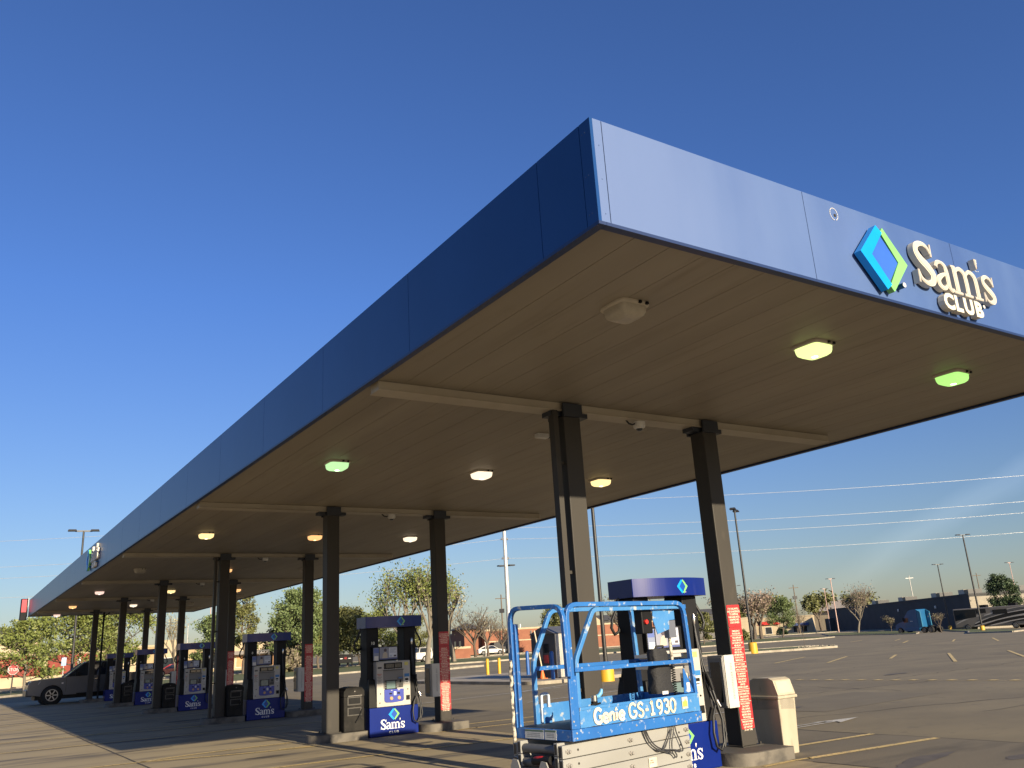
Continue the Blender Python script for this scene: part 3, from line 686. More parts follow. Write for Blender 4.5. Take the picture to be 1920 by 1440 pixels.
    def sticker(fn, mm, nm="sticker"):
        t_ = MB(); fn(t_); t_.build(nm, mm, body)
    sticker(lambda t_: t_.box(-.37, -.285, f-.003, f, 1.275, 1.31), SK['d'])
    sticker(lambda t_: [t_.box(-.382+.012*(q % 2), -.285+.012*(-1)**q-.01, f-.002, f, 1.165-.028*q, 1.177-.028*q, 0 if q < 2 else 1) for q in range(7)], [SK['r'], SK['g']], "instruction_text")
    sticker(lambda t_: t_.box(.222, .30, f-.004, f, 1.31, 1.375), SK['y'])
    sticker(lambda t_: t_.box(.215, .325, f-.004, f, 1.09, 1.15), SK['b'])
    sticker(lambda t_: (t_.box(.22, .32, f-.003, f, .965, 1.085, 0), t_.box(.228, .30, f-.005, f-.0035, 1.02, 1.06, 1), t_.box(.235, .29, f-.004, f-.0035, .985, .998, 1)), [WHITE, BLACK])
    sticker(lambda t_: t_.box(.245, .325, f-.006, f, .645, .735), BLACK, "receipt_slot")
    for lx_, lz_ in ((.285, .85), (-.315, .80), (-.33, .63)): sticker(lambda t_: t_.lathe([(.013, 0), (.011, .008)], 10, 0, xf=on_front(lx_, f, lz_)), BLACK, "lock")
    # number on the left post
    if number:
        t = MB(); t.text(number, .085, on_front(-.40, -.172, 1.745), 0, .002, 'CENTER', .001); t.build("pump_number", mat("number_white", (.66, .65, .58), .5), o)
    # hoses and nozzle: front right
    for s_ in (1, -1):
        h = MB()
        X = lambda x: x if s_ == 1 else -x+.03
        h.tube([(X(a), s_*(b*.62-.04), c) for a, b, c in ((.60, -.02, 2.08), (.63, -.05, 1.96), (.70, -.09, 1.82), (.715, -.11, 1.72), (.66, -.13, 1.64), (.58, -.15, 1.67), (.53, -.18, 1.78), (.50, -.20, 1.84))], .019, 8)
        h.tube([(X(a), s_*(b*.62-.04), c) for a, b, c in ((.46, -.22, 1.72), (.465, -.26, 1.5), (.475, -.33, 1.2), (.50, -.50, .85), (.53, -.60, .55), (.50, -.63, .30), (.43, -.64, .21), (.36, -.64, .26), (.34, -.63, .42), (.38, -.60, .60), (.46, -.56, .72))], .017, 8)
        h.tube([(X(a), s_*(b*.62-.04), c) for a, b, c in ((.46, -.22, 1.70), (.44, -.29, 1.4), (.45, -.36, 1.05), (.49, -.48, .78), (.545, -.58, .55), (.56, -.61, .38), (.50, -.63, .24))], .014, 8)
        h.build("fuel_hose", RUBBER, o)
        h = MB(); h.tube([(X(.47), -0.173*s_, 1.84), (X(.468), -0.176*s_, 1.78), (X(.466), -0.176*s_, 1.71)], [.02, .032, .02], 10); h.build("hose_swivel", CHROME, o); h = MB(); h.tube([(X(.515), -0.369*s_, .78), (X(.545), -0.393*s_, .70)], [.022, .016], 8); h.build("breakaway_coupling", CHROME, o)
        h = MB(); h.hexa([(X(.43), s_*-0.263, .80), (X(.51), s_*-0.263, .80), (X(.51), s_*-0.226, .80), (X(.43), s_*-0.226, .80)], [(X(.42), s_*-0.288, 1.12), (X(.52), s_*-0.288, 1.12), (X(.52), s_*-0.176, 1.12), (X(.42), s_*-0.176, 1.12)])
        h.tube([(X(.47), s_*-0.288, 1.10), (X(.475), s_*-0.325, 1.02), (X(.49), s_*-0.350, .90)], [.03, .028, .022], 8); h.tube([(X(.47), s_*-0.288, .92), (X(.48), s_*-0.319, .80), (X(.51), s_*-0.344, .76)], .012, 6)
        h.build("nozzle", BLACK, o)
    return o
PXC = 4.16
plab = ["fuel pump marked 2 behind the blue scissor lift", "sunlit fuel pump marked 10 beside the black service bin", "fuel pump in full shade on the third island, marked 8", "fuel pump on the fourth island between two dark columns, marked 6",
        "fuel pump on the fifth island half hidden by a column", "farthest fuel pump in front of the dark pickup truck"]
nums = ["2", "10", "8", "6", "4", None]
for i, yc in enumerate(ROWS):
    p_ = make_pump(plab[i], nums[i]); p_.location = (PXC, yc, G0); p_.scale = (1.031,)*3

# ------------------------------------------------------------------ service bins beside the pumps
binl = ["black service bin with two openings beside the pump marked 10", "black service bin beside the shaded pump marked 8", "black service bin left of the pump on the fourth island", "black service bin between columns near the pickup truck on the fifth island"]
b0 = None
for i, r in enumerate((1, 2, 3, 4)):
    pos = (3.262, ROWS[r]-.14, .107)
    if b0 is None:
        b0 = thing("service_bin", binl[i], "bin", pos, 0, "black service bins beside the pumps")
        t = MB(); t.box(-.22, .22, -.20, .22, 0, .66)
        P = [(-.22, .66), (.22, .66), (.22, .76), (.17, .825), (.05, .85), (-.05, .85), (-.17, .825), (-.22, .76)]
        t.prism(P, -.22, .20, 0, lambda x, y, z: (x, -z, y)); bb = t.build("bin_body", mat("bin_black_plastic", (.011, .0105, .010), .55, spec=.12, c2=(.022, .020, .018), scale=6, c3=(.04, .036, .032), scale3=18, con3=(.62, .8)), b0, bevel=.02)
        for z0 in (.50, .30):
            t = MB(); t.box(-.15, .15, -.212, -.2005, z0, z0+.16, 0); fr = t.build("opening_frame", mat("bin_frame", (.055, .05, .044), .4), bb, bevel=.004)
            t = MB(); t.box(-.125, .125, -.2155, -.2125, z0+.025, z0+.14); t.build("opening", BLACK, fr)
        t = MB(); t.box(-.14, .16, -.222, -.2005, .672, .684); t.box(.0, .02, -.21, -.2005, .75, .77); t.build("lid_lip", mat("lip_grey", (.22, .2, .18), .4), bb)
        t = MB(); t.tube([(.16, -.215, .42), (.13, -.24, .36), (.08, -.25, .26), (.02, -.24, .18)], .012, 6); t.build("squeegee_handle", BLACK, bb)
    else: dup(b0, pos, None, binl[i])

# ------------------------------------------------------------------ extinguisher cabinets and red warning signs
ew = ["beside the nearest right column, its glass door lit", "on the second right column beside pump 10", "on the third right column in shade", "on the fourth right column behind a bin", "on the fifth right column far down the row"]
e0 = None; s0 = None
SIGN1 = ["IT IS UNLAWFUL", "AND DANGEROUS", "TO DISPENSE", "GASOLINE INTO", "UNAPPROVED", "CONTAINERS"]
BLOCKS = [["EMERGENCY", "PROCEDURES"], ["THE DISPENSER", "SHALL BE SHUT", "OFF DURING THE", "REFUELING"], ["IN CASE OF", "FIRE OR SPILL", "USE EMERGENCY", "STOP BUTTON", "IMMEDIATELY"], ["DO NOT LEAVE", "PUMP UNATTENDED", "WHILE FUELING"],
          ["NO SMOKING", "STOP ENGINE", "TURN OFF ALL", "ELECTRONIC", "DEVICES", "BEFORE FUELING"], ["PLACE PORTABLE", "CONTAINERS ON", "THE GROUND", "WHEN FILLING"], ["STATIC SPARKS", "CAN IGNITE", "FUEL VAPORS", "TOUCH METAL", "BEFORE USING", "THE NOZZLE"], ["PERSONS UNDER", "AGE MUST NOT", "USE THE PUMP", "AT ANY TIME"]]
for i in range(5):
    yc = ROWS[i]; lab = "fire extinguisher cabinet "+ew[i]
    if e0 is None:
        e0 = thing("extinguisher_cabinet", lab, "cabinet", (5.195, yc-.03, .95), 0, "fire extinguisher cabinets on the columns")
        t = MB(); t.box(-.105, .108, -.15, .13, -.335, .335); cb = t.build("cabinet_case", EXTG, e0, bevel=.006)
        t = MB(); t.box(-.085, .106, -.162, -.1515, -.338, .338); fp = t.build("front_panel", EXTW, e0, bevel=.003)
        t = MB(); t.box(-.118, -.106, -.145, .12, -.31, .31); dr = t.build("glass_door", EXTG, e0, bevel=.003)
        t = MB(); t.box(-.1215, -.1185, -.105, .08, -.265, .25); t.build("pane", GLS, dr)
        t = MB(); t.box(-.135, -.1185, .09, .105, -.06, .06); t.build("door_handle", CHROME, dr)
        t = MB(); t.text("FIRE EXTINGUISHER", .046, lambda x, y, z: (.012+y, -.1625-z, -x), 0, .001, 'CENTER', .0005, 1., 1.15); t.build("lettering", mat("grey_lettering", (.22, .21, .21), .6), fp)
    else: dup(e0, (5.195, yc-.03, .95), None, lab)
    lab = "tall red warning sign with cream text on the %s right column" % ordw[i]
    if s0 is None:
        s0 = thing("warning_sign", lab, "warning sign", (5.444, yc-.152, 0), 0, "red warning signs on the columns")
        def rr(x, z0, z1, r=.018, n=4):
            P = []
            for cx, cy, a0 in ((x-r, z1-r, 0), (-x+r, z1-r, 90), (-x+r, z0+r, 180), (x-r, z0+r, 270)):
                for q in range(n+1): P.append((cx+r*cos(radians(a0+90*q/n)), cy+r*sin(radians(a0+90*q/n))))
            return P
        t = MB(); t.prism(rr(.125, 1.645, 1.945), 0.002, .007, 0, on_front(0, 0, 0)); p1 = t.build("upper_plate", RED, s0)
        t = MB(); t.prism(rr(.125, .325, 1.64), .0, .005, 0, on_front(0, 0, 0)); p2 = t.build("lower_plate", RED, s0)
        t = MB()
        for q, l_ in enumerate(SIGN1): t.text(l_, .036, on_front(0, -.0072, 1.880-.037*q), 0, .001, 'CENTER', .0008, .80)
        t.build("lettering", REDL, p1)
        t = MB()
        for z in (1.66, 1.93): t.lathe([(.006, .0075), (.005, .010)], 8, xf=on_front(0, 0, z))
        t.build("screw", DKGR, p1)
        t = MB(); z = 1.585; first = True
        for bl in BLOCKS:
            if not first: t.box(-.118, .118, -.0062, -.0052, z+.026, z+.031); z -= .006
            first = False
            for l_ in bl: t.text(l_, .032, on_front(0, -.0052, z-.004), 0, .001, 'CENTER', .0007, .80); z -= .0345
            z -= .014
        t.build("lettering", REDL, p2)
    else: dup(s0, (5.444, yc-.152, 0), None, lab)

# ------------------------------------------------------------------ trash can by the nearest island
tr = thing("trash_can", "tall beige trash can with hooded lid and clear liner beside the nearest island", "trash can", (6.03, 4.30, G0+.004), radians(2))
def fr(w0, d0, w1, d1, z0, z1, m_=None):
    m_ = m_ or MB(); return m_.hexa([(-w0, -d0, z0), (w0, -d0, z0), (w0, d0, z0), (-w0, d0, z0)], [(-w1, -d1, z1), (w1, -d1, z1), (w1, d1, z1), (-w1, d1, z1)])
fr(.155, .215, .180, .25, 0, .715).build("can_body", TRASHM, tr, bevel=.012)
lid = fr(.205, .275, .205, .275, .715, .755).build("lid_rim", TRASHM, tr, bevel=.01)
t = MB(); P = [(-.262, .756), (.262, .756), (.20, .955), (.13, .985), (-.13, .985), (-.20, .955)]
t.prism(P, -.185, .185, 0, lambda x, y, z: (z, x, y)); t.build("lid_hood", TRASHM, tr, bevel=.012)
t = MB(); t.hexa([(-.15, -.2555, .785), (.15, -.2555, .785), (.15, -.25, .785), (-.15, -.25, .785)], [(-.15, -.212, .94), (.15, -.212, .94), (.15, -.203, .94), (-.15, -.203, .94)]); t.build("lid_flap", mat("flap_beige", (.46, .41, .31), .6), tr, bevel=.004)
t = MB(); rs = []
for zi, z in enumerate((.712, .67, .63, .595, .575)):
    ring = []
    for q in range(40):
        a_ = 2*pi*q/40; c_, s_ = cos(a_), sin(a_); e = .25
        rx = .1795-.0012*zi*1.2+.004*sin(q*2.3+zi*1.7)*(.4+.2*zi)+.006; ry = .2495-.0014*zi*1.2+.004*sin(q*1.9+zi)+.006
        ring.append((rx*math.copysign(abs(c_)**e, c_), ry*math.copysign(abs(s_)**e, s_), z+(.012*sin(q*.9+1) if zi > 2 else 0)))
    rs.append(ring)
t.rings(rs, 0, True, False); t.build("liner_bag", BAGM, tr)

# ------------------------------------------------------------------ scissor lift
lf = thing("scissor_lift", "worn blue and grey scissor lift with guard rails parked by the nearest pump", "scissor lift", (.54, 1.558, 0), .113)
LL, LW, ZB = 1.64, .74, .822
Zl = lambda z: ZB+z
def hoop(pts, r=.09, n=5):
    P = [Vector(p) for p in pts]; out = [P[0]]
    for i in range(1, len(P)-1):
        a_ = (P[i-1]-P[i]); b_ = (P[i+1]-P[i]); k = min(r, a_.length*.45, b_.length*.45); a_.normalize(); b_.normalize()
        p0, p1 = P[i]+a_*k, P[i]+b_*k
        for j in range(n+1):
            s_ = j/n; out.append(p0*(1-s_)**2+P[i]*2*s_*(1-s_)+p1*s_*s_)
    return out+[P[-1]]
def rail(name, pts, m=LBLUE, w_=.019, r=.09, parent=lf):
    t = MB(); t.tube([tuple(q) for q in hoop(pts, r)], w_, square=True); return t.build(name, m, parent, bevel=.004)
t = MB(); t.box(.02, LL-.02, .02, LW-.02, Zl(.05), Zl(.088)); t.build("deck", LDECK, lf)
t = MB()
t.box(0, LL, 0, .022, Zl(0), Zl(.088)); t.box(0, LL, LW-.022, LW, Zl(0), Zl(.088)); t.box(0, .02, .023, LW-.023, Zl(0), Zl(.086)); t.box(LL-.02, LL, .023, LW-.023, Zl(0), Zl(.086))
fdk = t.build("platform_frame", LBLUE, lf, bevel=.005)
t = MB(); t.box(.10, LL-.01, .006, .016, Zl(.09), Zl(.235)); t.box(.10, LL-.01, .002, .022, Zl(.226), Zl(.25)); pn = t.build("toe_board", LBLUEW, lf, bevel=.003)
t = MB(); t.box(.235, LL-.01, LW-.016, LW-.006, Zl(.09), Zl(.25)); t.build("toe_board", LBLUEW, lf)
t = MB(); t.box(LL-.018, LL-.006, .03, LW-.03, Zl(.09), Zl(.25)); t.build("toe_board", LBLUE, lf)
t = MB()
for q in range(6): t.box(.22+.235*q, .35+.235*q, -.0015, .0, Zl(.0905), Zl(.0945))
t.build("seam_slots", GAP, pn)
# near corner post
t = MB(); t.box(.028, .095, .004, .05, Zl(.088), Zl(.50)); t.box(.0, .055, .0, .02, Zl(.09), Zl(.48)); t.build("corner_post", LBLUE, lf, bevel=.004)
rail("guard_rail", [(.06, .028, Zl(.45)), (.045, .028, Zl(1.075)), (1.57, .028, Zl(1.065)), (1.618, .028, Zl(.09))], r=.12)
rail("guard_rail", [(.14, .055, Zl(.09)), (.14, .055, Zl(.62)), (.39, .055, Zl(1.03)), (1.56, .06, Zl(1.03))], m=LBLUEW, r=.05)
rail("middle_rail", [(.09, .03, Zl(.545)), (1.60, .03, Zl(.535))], w_=.018)
rail("guard_rail", [(.235, LW-.028, Zl(.09)), (.235, LW-.028, Zl(.62)), (.48, LW-.028, Zl(1.06)), (1.58, LW-.028, Zl(1.065)), (1.618, LW-.028, Zl(.09))], m=LBLUEW, r=.07)
rail("middle_rail", [(.235, LW-.03, Zl(.555)), (1.60, LW-.03, Zl(.545))], w_=.018)
rail("guard_rail", [(1.622, .05, Zl(1.03)), (1.622, LW-.05, Zl(1.03))], r=.05)
rail("middle_rail", [(1.618, .05, Zl(.54)), (1.618, LW-.05, Zl(.54))], w_=.018)
rail("end_gate_rail", [(.02, .722, Zl(.0)), (.0, .722, Zl(1.085)), (.0, .018, Zl(1.065)), (.012, .018, Zl(.5))], r=.13)
rail("end_gate_rail", [(.03, .69, Zl(.09)), (.028, .69, Zl(.95))], r=.05)
t = MB(); t.hexa([(1.46, .03, Zl(.255)), (1.60, .03, Zl(.255)), (1.60, .036, Zl(.255)), (1.46, .036, Zl(.255))], [(1.475, .03, Zl(.47)), (1.49, .03, Zl(.47)), (1.49, .036, Zl(.47)), (1.475, .036, Zl(.47))]); t.build("corner_gusset", LBLUE, lf)
t = MB(); t.box(1.50, 1.545, .026, .0295, Zl(.265), Zl(.345)); t.build("gusset_decal", WHITE, lf)
# far toe-board lanyard loop, bolts
rail("lanyard_loop", [(.30, LW-.03, Zl(.10)), (.30, LW-.03, Zl(.335)), (.385, LW-.03, Zl(.335)), (.385, LW-.03, Zl(.10))], m=mat("worn_white_steel", (.62, .62, .58), .5, c2=(.2, .32, .5), scale=14), w_=.012, r=.03)
t = MB(); t.box(.30, .40, LW-.05, LW-.02, Zl(.09), Zl(.22)); t.build("loop_bracket", LBLUEW, lf)
t = MB()
for x, z in ((.045, .06), (.045, .02), (.02, .15), (.02, .33), (.75, .05), (1.3, .05), (1.55, .06), (1.6, .04)): t.lathe([(.009, 0), (.007, .006)], 8, xf=on_front(x, 0, Zl(z)))
t.build("bolts", GALV, lf)
# clamp on the near toe board
t = MB(); t.box(.26, .31, .0, .03, Zl(.255), Zl(.285), 1); t.lathe([(.028, 0), (.028, .045)], 12, 2, xf=lambda x, y, z: (.285+x, .015+y, Zl(.285)+z)); t.tube([(.29, .015, Zl(.315)), (.335, .012, Zl(.32)), (.365, .01, Zl(.345)), (.375, .008, Zl(.375))], [.014, .018, .018, .012], 8, 0)
t.tube([(.24, .01, Zl(.262)), (.29, .0, Zl(.258)), (.35, .01, Zl(.265))], .008, 6, 1); t.build("gate_clamp", [mat("clamp_blue", (.12, .35, .6), .4), BLACK, CHROME], lf)
# strap with hook hanging on the end post
t = MB(); pts = [(-.03, .715, Zl(.64-.036*i)) for i in range(13)]+[(-.03, .712+.004*sin(i), Zl(.19-.05*i)) for i in range(7)]
t.tube([(p[0]+.004*sin(i*1.7), p[1]+.004*cos(i*2.1), p[2]) for i, p in enumerate(pts)], .015, 8, 0); sp = t.build("tie_strap", mat("strap_webbing", (.55, .49, .38), .8, c2=(.06, .055, .05), scale=26, contrast=(.42, .6)), lf)
t = MB(); t.tube([(-.03, .715, Zl(-.115)), (-.032, .712, Zl(-.15)), (-.034, .722, Zl(-.185)), (-.034, .742, Zl(-.185)), (-.034, .752, Zl(-.165))], .007, 6); t.build("hook", CHROME, sp)
# decals
t = MB(); t.box(-.0015, 0, .36, .60, Zl(.006), Zl(.078), 0); t.box(-.0025, -.0016, .362, .598, Zl(.062), Zl(.076), 1)
for q in range(3): t.box(-.0025, -.0016, .40, .57, Zl(.046-.013*q), Zl(.050-.013*q), 2)
t.box(-.0015, 0, .20, .345, Zl(.004), Zl(.08), 0); t.box(-.0025, -.0016, .202, .343, Zl(.064), Zl(.078), 1)
for q in range(3): t.box(-.0025, -.0016, .225, .32, Zl(.048-.013*q), Zl(.052-.013*q), 2)
t.build("rating_plate", [mat("plate_pale", (.60, .61, .56), .5, c2=(.5, .5, .46), scale=20), mat("plate_green", (.10, .16, .11), .5), mat("plate_text", (.2, .2, .2), .6)], fdk)
t = MB(); t.box(1.378, 1.455, -.0006, .0015, Zl(.128), Zl(.226), 0); t.box(1.385, 1.448, -.0016, -.0007, Zl(.145), Zl(.19), 1); t.prism([(1.39, .165), (1.425, .215), (1.445, .17)], .0007, .0018, 1, on_front(0, 0, Zl(0)))
t.build("safety_decal", [DECAL, DECY], pn)
# name: heavy rounded strokes
def heavy(mb_, glyph, ox, oy, sc, wid, xf):
    for i, pts in enumerate(glyph):
        stroke(mb_, pts, [wid]*len(pts), .0, .0018+.0003*i, 0, xf, sc, 5, ox, oy)
GN = {'G': [[(.80, .80), (.55, .98), (.22, .88), (.08, .5), (.2, .12), (.52, .0), (.78, .15), (.80, .40), (.52, .42)]],
      'e': [[(.10, .32), (.62, .36), (.52, .60), (.30, .63), (.08, .45), (.10, .15), (.34, .0), (.66, .10)]],
      'n': [[(.10, .64), (.10, .0)], [(.10, .40), (.28, .62), (.48, .58), (.55, .38), (.55, .0)]], 'i': [[(.12, .62), (.12, .0)]],
      'S': [[(.66, .80), (.45, .98), (.18, .88), (.14, .68), (.38, .52), (.62, .36), (.62, .13), (.38, .0), (.10, .14)]],
      '-': [[(.05, .42), (.40, .42)]], '1': [[(.12, .80), (.30, .97), (.32, .95), (.32, .02)], [(.08, .05), (.56, .05)]],
      '9': [[(.62, .62), (.40, .44), (.14, .54), (.12, .82), (.36, .98), (.60, .84), (.64, .55), (.52, .14), (.24, .0)]],
      '3': [[(.12, .84), (.34, .98), (.58, .84), (.54, .60), (.32, .52)], [(.32, .52), (.60, .42), (.62, .14), (.36, .0), (.08, .14)]],
      '0': [[(.36, .98), (.12, .78), (.10, .25), (.36, .0), (.62, .25), (.60, .78), (.36, .98)]]}
t = MB(); xf = on_front(0, -.0008, Zl(0))
t.v; heavy(t, GN['G'], .25, .112, .112, .125, xf)
heavy(t, GN['e'], .350, .112, .105, .118, xf); heavy(t, GN['n'], .428, .114, .105, .118, xf); heavy(t, GN['i'], .507, .116, .105, .118, xf); t.prism([(.500, .192), (.519, .222), (.540, .193)], 0, .002, 0, xf); heavy(t, GN['e'], .545, .114, .105, .118, xf)
t.build("name_lettering", DECAL, pn)
t = MB(); x = .668
for ch, adv in (('G', .108), ('S', .098), ('-', .062), ('1', .088), ('9', .092), ('3', .088), ('0', .09)):
    heavy(t, GN[ch], x, .115, .115, .092, xf); x += adv
t.build("model_lettering", DECAL, pn)
# control box, bracket plate, document box, bag, cable
t = MB(); t.box(1.06, 1.20, .10, .20, Zl(.80), Zl(1.07)); cbx = t.build("control_box", BLACK, lf, bevel=.01)
t = MB(); t.lathe([(.02, 0), (.02, .025)], 12, xf=on_front(1.10, .10, Zl(.905))); t.build("stop_button", mat("red_button", (.65, .03, .02), .4), cbx)
P = [(1.20, 1.005), (1.50, .995), (1.50, .915), (1.42, .91), (1.41, .83), (1.24, .79), (1.19, .925)]
t = MB(); t.prism(P, 0, .006, 0, on_front(0, .09, Zl(0))); t.build("bracket_plate", LBLUEW, lf)
t = MB(); t.box(1.22, 1.40, .085, .09, Zl(1.008), Zl(1.062)); t.build("bracket_tab", WHITE, lf)
t = MB(); t.box(1.42, 1.52, .10, .16, Zl(.75), Zl(.909)); t.build("grey_plate", mat("dull_grey", (.12, .13, .16), .5), lf)
t = MB(); rs = []
for zi in range(9):
    u = zi/8; z = .27+.39*u; w_ = .125*(1-.25*u*u)+.01*sin(zi*2); d_ = .075*(1-.3*u)
    rs.append([(1.29+w_*math.copysign(abs(cos(2*pi*q/18))**.6, cos(2*pi*q/18))+.008*sin(q*2.1+zi), .16+d_*math.copysign(abs(sin(2*pi*q/18))**.6, sin(2*pi*q/18)), Zl(z)) for q in range(18)])
t.rings(rs); t.tube([(1.22, .14, Zl(.62)), (1.24, .12, Zl(.68)), (1.33, .12, Zl(.68)), (1.36, .14, Zl(.62))], .012, 6); t.build("tool_bag", mat("bag_black_cloth", (.012, .012, .014), .75, c2=(.02, .02, .022), scale=9, bump=.4), lf)
t = MB(); t.box(1.22, 1.30, .082, .085, Zl(.262), Zl(.29)); t.build("bag_tag", WHITE, lf)
t = MB(); pts = []
for i in range(130):
    a_ = i*2*pi/9; z = .50-.30*i/129; pts.append((1.452+.018*cos(a_), .13+.018*sin(a_), Zl(z)))
t.tube(pts, .0045, 5); t.tube([(1.45, .13, Zl(.75)), (1.455, .13, Zl(.5))], .016, 6, 1); t.build("coil_cable", [BLACK, mat("strap_webbing", (.5, .5, .5))], lf)
t = MB(); t.box(1.53, 1.60, .07, .12, Zl(.30), Zl(.43)); t.build("document_box", mat("document_box_beige", (.52, .47, .37), .5), lf, bevel=.008)
t = MB(); t.box(1.45, 1.61, .12, .60, Zl(.575), Zl(.605)); t.box(1.45, 1.61, .12, .60, Zl(.47), Zl(.50)); t.build("shelf_bars", mat("bar_grey", (.40, .385, .35), .5), lf)
# scissor stack
def arm(x0, z0, x1, z1, y0, y1, h=.098):
    m_ = MB(); m_.hexa([(x0, y0, z0-h/2), (x1, y0, z1-h/2), (x1, y1, z1-h/2), (x0, y1, z0-h/2)], [(x0, y0, z0+h/2), (x1, y0, z1+h/2), (x1, y1, z1+h/2), (x0, y1, z0+h/2)]); return m_
for k in range(4):
    z = Zl(-.068-.104*k)
    for (y0, y1) in ((.06, .105), (LW-.105, LW-.06)):
        m_ = arm(-.07, z-.008, 1.50, z+.012, y0, y1); ar_ = m_.build("scissor_arm", LGREY, lf, bevel=.004)
        if y0 < .1:
            t = MB()
            for bx_ in (-.01, .715, 1.455):
                zz = z-.008+.020*(bx_+.07)/1.57
                t.lathe([(.020, 0), (.020, .012)], 6, xf=on_front(bx_, y0, zz)); t.lathe([(.012, .012), (.012, .028), (.009, .030)], 10, xf=on_front(bx_+.004, y0, zz)); t.box(bx_-.028, bx_+.028, y0-.007, y0-.0005, zz-.007, zz+.012)
            t.build("pivot_pin", mat("pin_steel", (.34, .32, .29), .4, .3), ar_)
            for bx_ in (.10, 1.36): t = MB(); t.lathe([(.010, .0005), (.010, .0015)], 10, xf=on_front(bx_, y0, z-.004)); t.build("arm_hole", GAP, ar_)
    for (y0, y1) in ((.115, .16), (LW-.16, LW-.115)):
        arm(-.075, z+.010, 1.50, z-.010, y0, y1).build("scissor_arm", LGREY, lf, bevel=.004)
    # hollow tube ends seen from the end
    for yy in (.062, .117, LW-.158, LW-.103):
        t = MB(); zc = z-.008 if yy in (.062,) or yy == LW-.103 else z+.010
        t.box(-.0765, -.0755, yy+.006, yy+.035, zc-.040, zc+.040); t.build("tube_end", GAP, lf)
t = MB()
for k in range(3): t.cyl((-.03, .17, Zl(-.068-.104*k)), (-.03, LW-.17, Zl(-.068-.104*k)), .038, 12)
t.build("cross_tube", mat("cross_tube_grey", (.09, .09, .09), .5), lf)
t = MB()
for k in range(2): 
    for q in range(3): t.tube([(-.06+.01*q, .26, Zl(-.13-.1*k)), (-.085, .30, Zl(-.12-.1*k-.012*q)), (-.09, .36, Zl(-.125-.1*k)), (-.085, .42, Zl(-.14-.1*k)), (-.05, .45, Zl(-.15-.1*k))], .011, 6)
t.build("red_hose", mat("red_rubber", (.35, .015, .02), .45), lf)
t = MB(); t.cyl((-.07, .20, Zl(-.14)), (-.07, .42, Zl(-.155)), .035, 10); t.build("hydraulic_cylinder", BLACK, lf)
t = MB()
for yy in (.235, .60):
    t.prism([(yy-.075, -.36), (yy+.075, -.36), (yy+.06, -.20), (yy+.03, -.145), (yy-.03, -.15), (yy-.055, -.20)], 0, .012, 0, lambda x, y, z: (-.13+z, x, Zl(y)))
t.build("lug_plate", LGREY, lf, bevel=.003)
# cables looping in front of the arms
t = MB()
for pts in ([(.86, .03, .0), (.91, .03, -.10), (1.0, .028, -.17), (1.11, .028, -.20), (1.22, .03, -.23), (1.25, .03, -.27), (1.27, .03, -.255), (1.24, .03, -.21)],
            [(.89, .03, .0), (.935, .03, -.09), (1.01, .028, -.155), (1.12, .028, -.19), (1.24, .03, -.20), (1.34, .03, -.225), (1.36, .03, -.215), (1.33, .03, -.14), (1.29, .03, -.07), (1.28, .035, .0)],
            [(1.22, .035, .0), (1.205, .03, -.06), (1.16, .03, -.12), (1.12, .03, -.17)], [(1.265, .035, .0), (1.25, .03, -.07), (1.215, .03, -.13), (1.21, .03, -.19)], [(.875, .03, .0), (.92, .03, -.11), (1.03, .028, -.19), (1.09, .028, -.19), (1.15, .03, -.13), (1.235, .03, -.03)]):
    t.tube([tuple(q) for q in hoop([(a_, b_, Zl(c_)) for a_, b_, c_ in pts], .05, 4)], .006, 6)
t.build("cable", mat("cable_grey", (.035, .035, .038), .5), lf)
t = MB(); t.box(.92, 1.02, .052, .0545, Zl(-.31), Zl(-.235), 0)
for q in range(2): t.text("CRUSH" if q == 0 else "HAZARD", .014, on_front(.955, .0515, Zl(-.262-.017*q)), 1, .001)
t.build("arm_decal", [DECAL, RED], lf)
t = MB(); t.box(-.10, LL+.02, .02, LW-.02, .11, .31); ch = t.build("chassis", LBLUE, lf, bevel=.01)
for wx in (.18, 1.36):
    for wy in (.0, LW-.09):
        t = MB(); t.lathe([(.10, 0), (.155, .005), (.16, .045), (.155, .085), (.10, .09)], 20, xf=lambda x, y, z, wx=wx, wy=wy: (wx+x, wy+z, .112+y)); wh = t.build("wheel", RUBBER, lf)
        t = MB(); t.lathe([(.09, -.004), (.09, .094)], 16, xf=lambda x, y, z, wx=wx, wy=wy: (wx+x, wy+z, .112+y)); t.build("rim", WHITE, wh)

#BACKGROUND
# ------------------------------------------------------------------ trees
BARK = mat("bark", (.13, .10, .075), .9, c2=(.09, .07, .052), scale=6, stretch=(1, 1, .3))
BARKL = mat("pale_bark", (.20, .17, .13), .85, c2=(.145, .125, .095), scale=5, stretch=(1, 1, .3))
LEAF = {k: [mat("leaf_%s_%d" % (k, i), tuple(v*1.3 for v in c), .6, c2=tuple(v*1.0 for v in c), scale=1.5) for i, c in enumerate(cs)] for k, cs in {
    "spring": [(.13, .155, .035), (.10, .125, .03), (.17, .185, .055)], "olive": [(.11, .115, .035), (.14, .14, .05), (.085, .09, .028)],
    "fresh": [(.10, .135, .045), (.08, .108, .036), (.13, .165, .06)], "bud": [(.21, .15, .115), (.18, .135, .10), (.15, .13, .075)],
    "pale": [(.27, .24, .13), (.22, .20, .10), (.30, .27, .17)], "bare": [(.15, .125, .085), (.13, .125, .06), (.17, .14, .10)],
    "pine": [(.035, .06, .022), (.028, .05, .02), (.05, .075, .028)]}.items()}
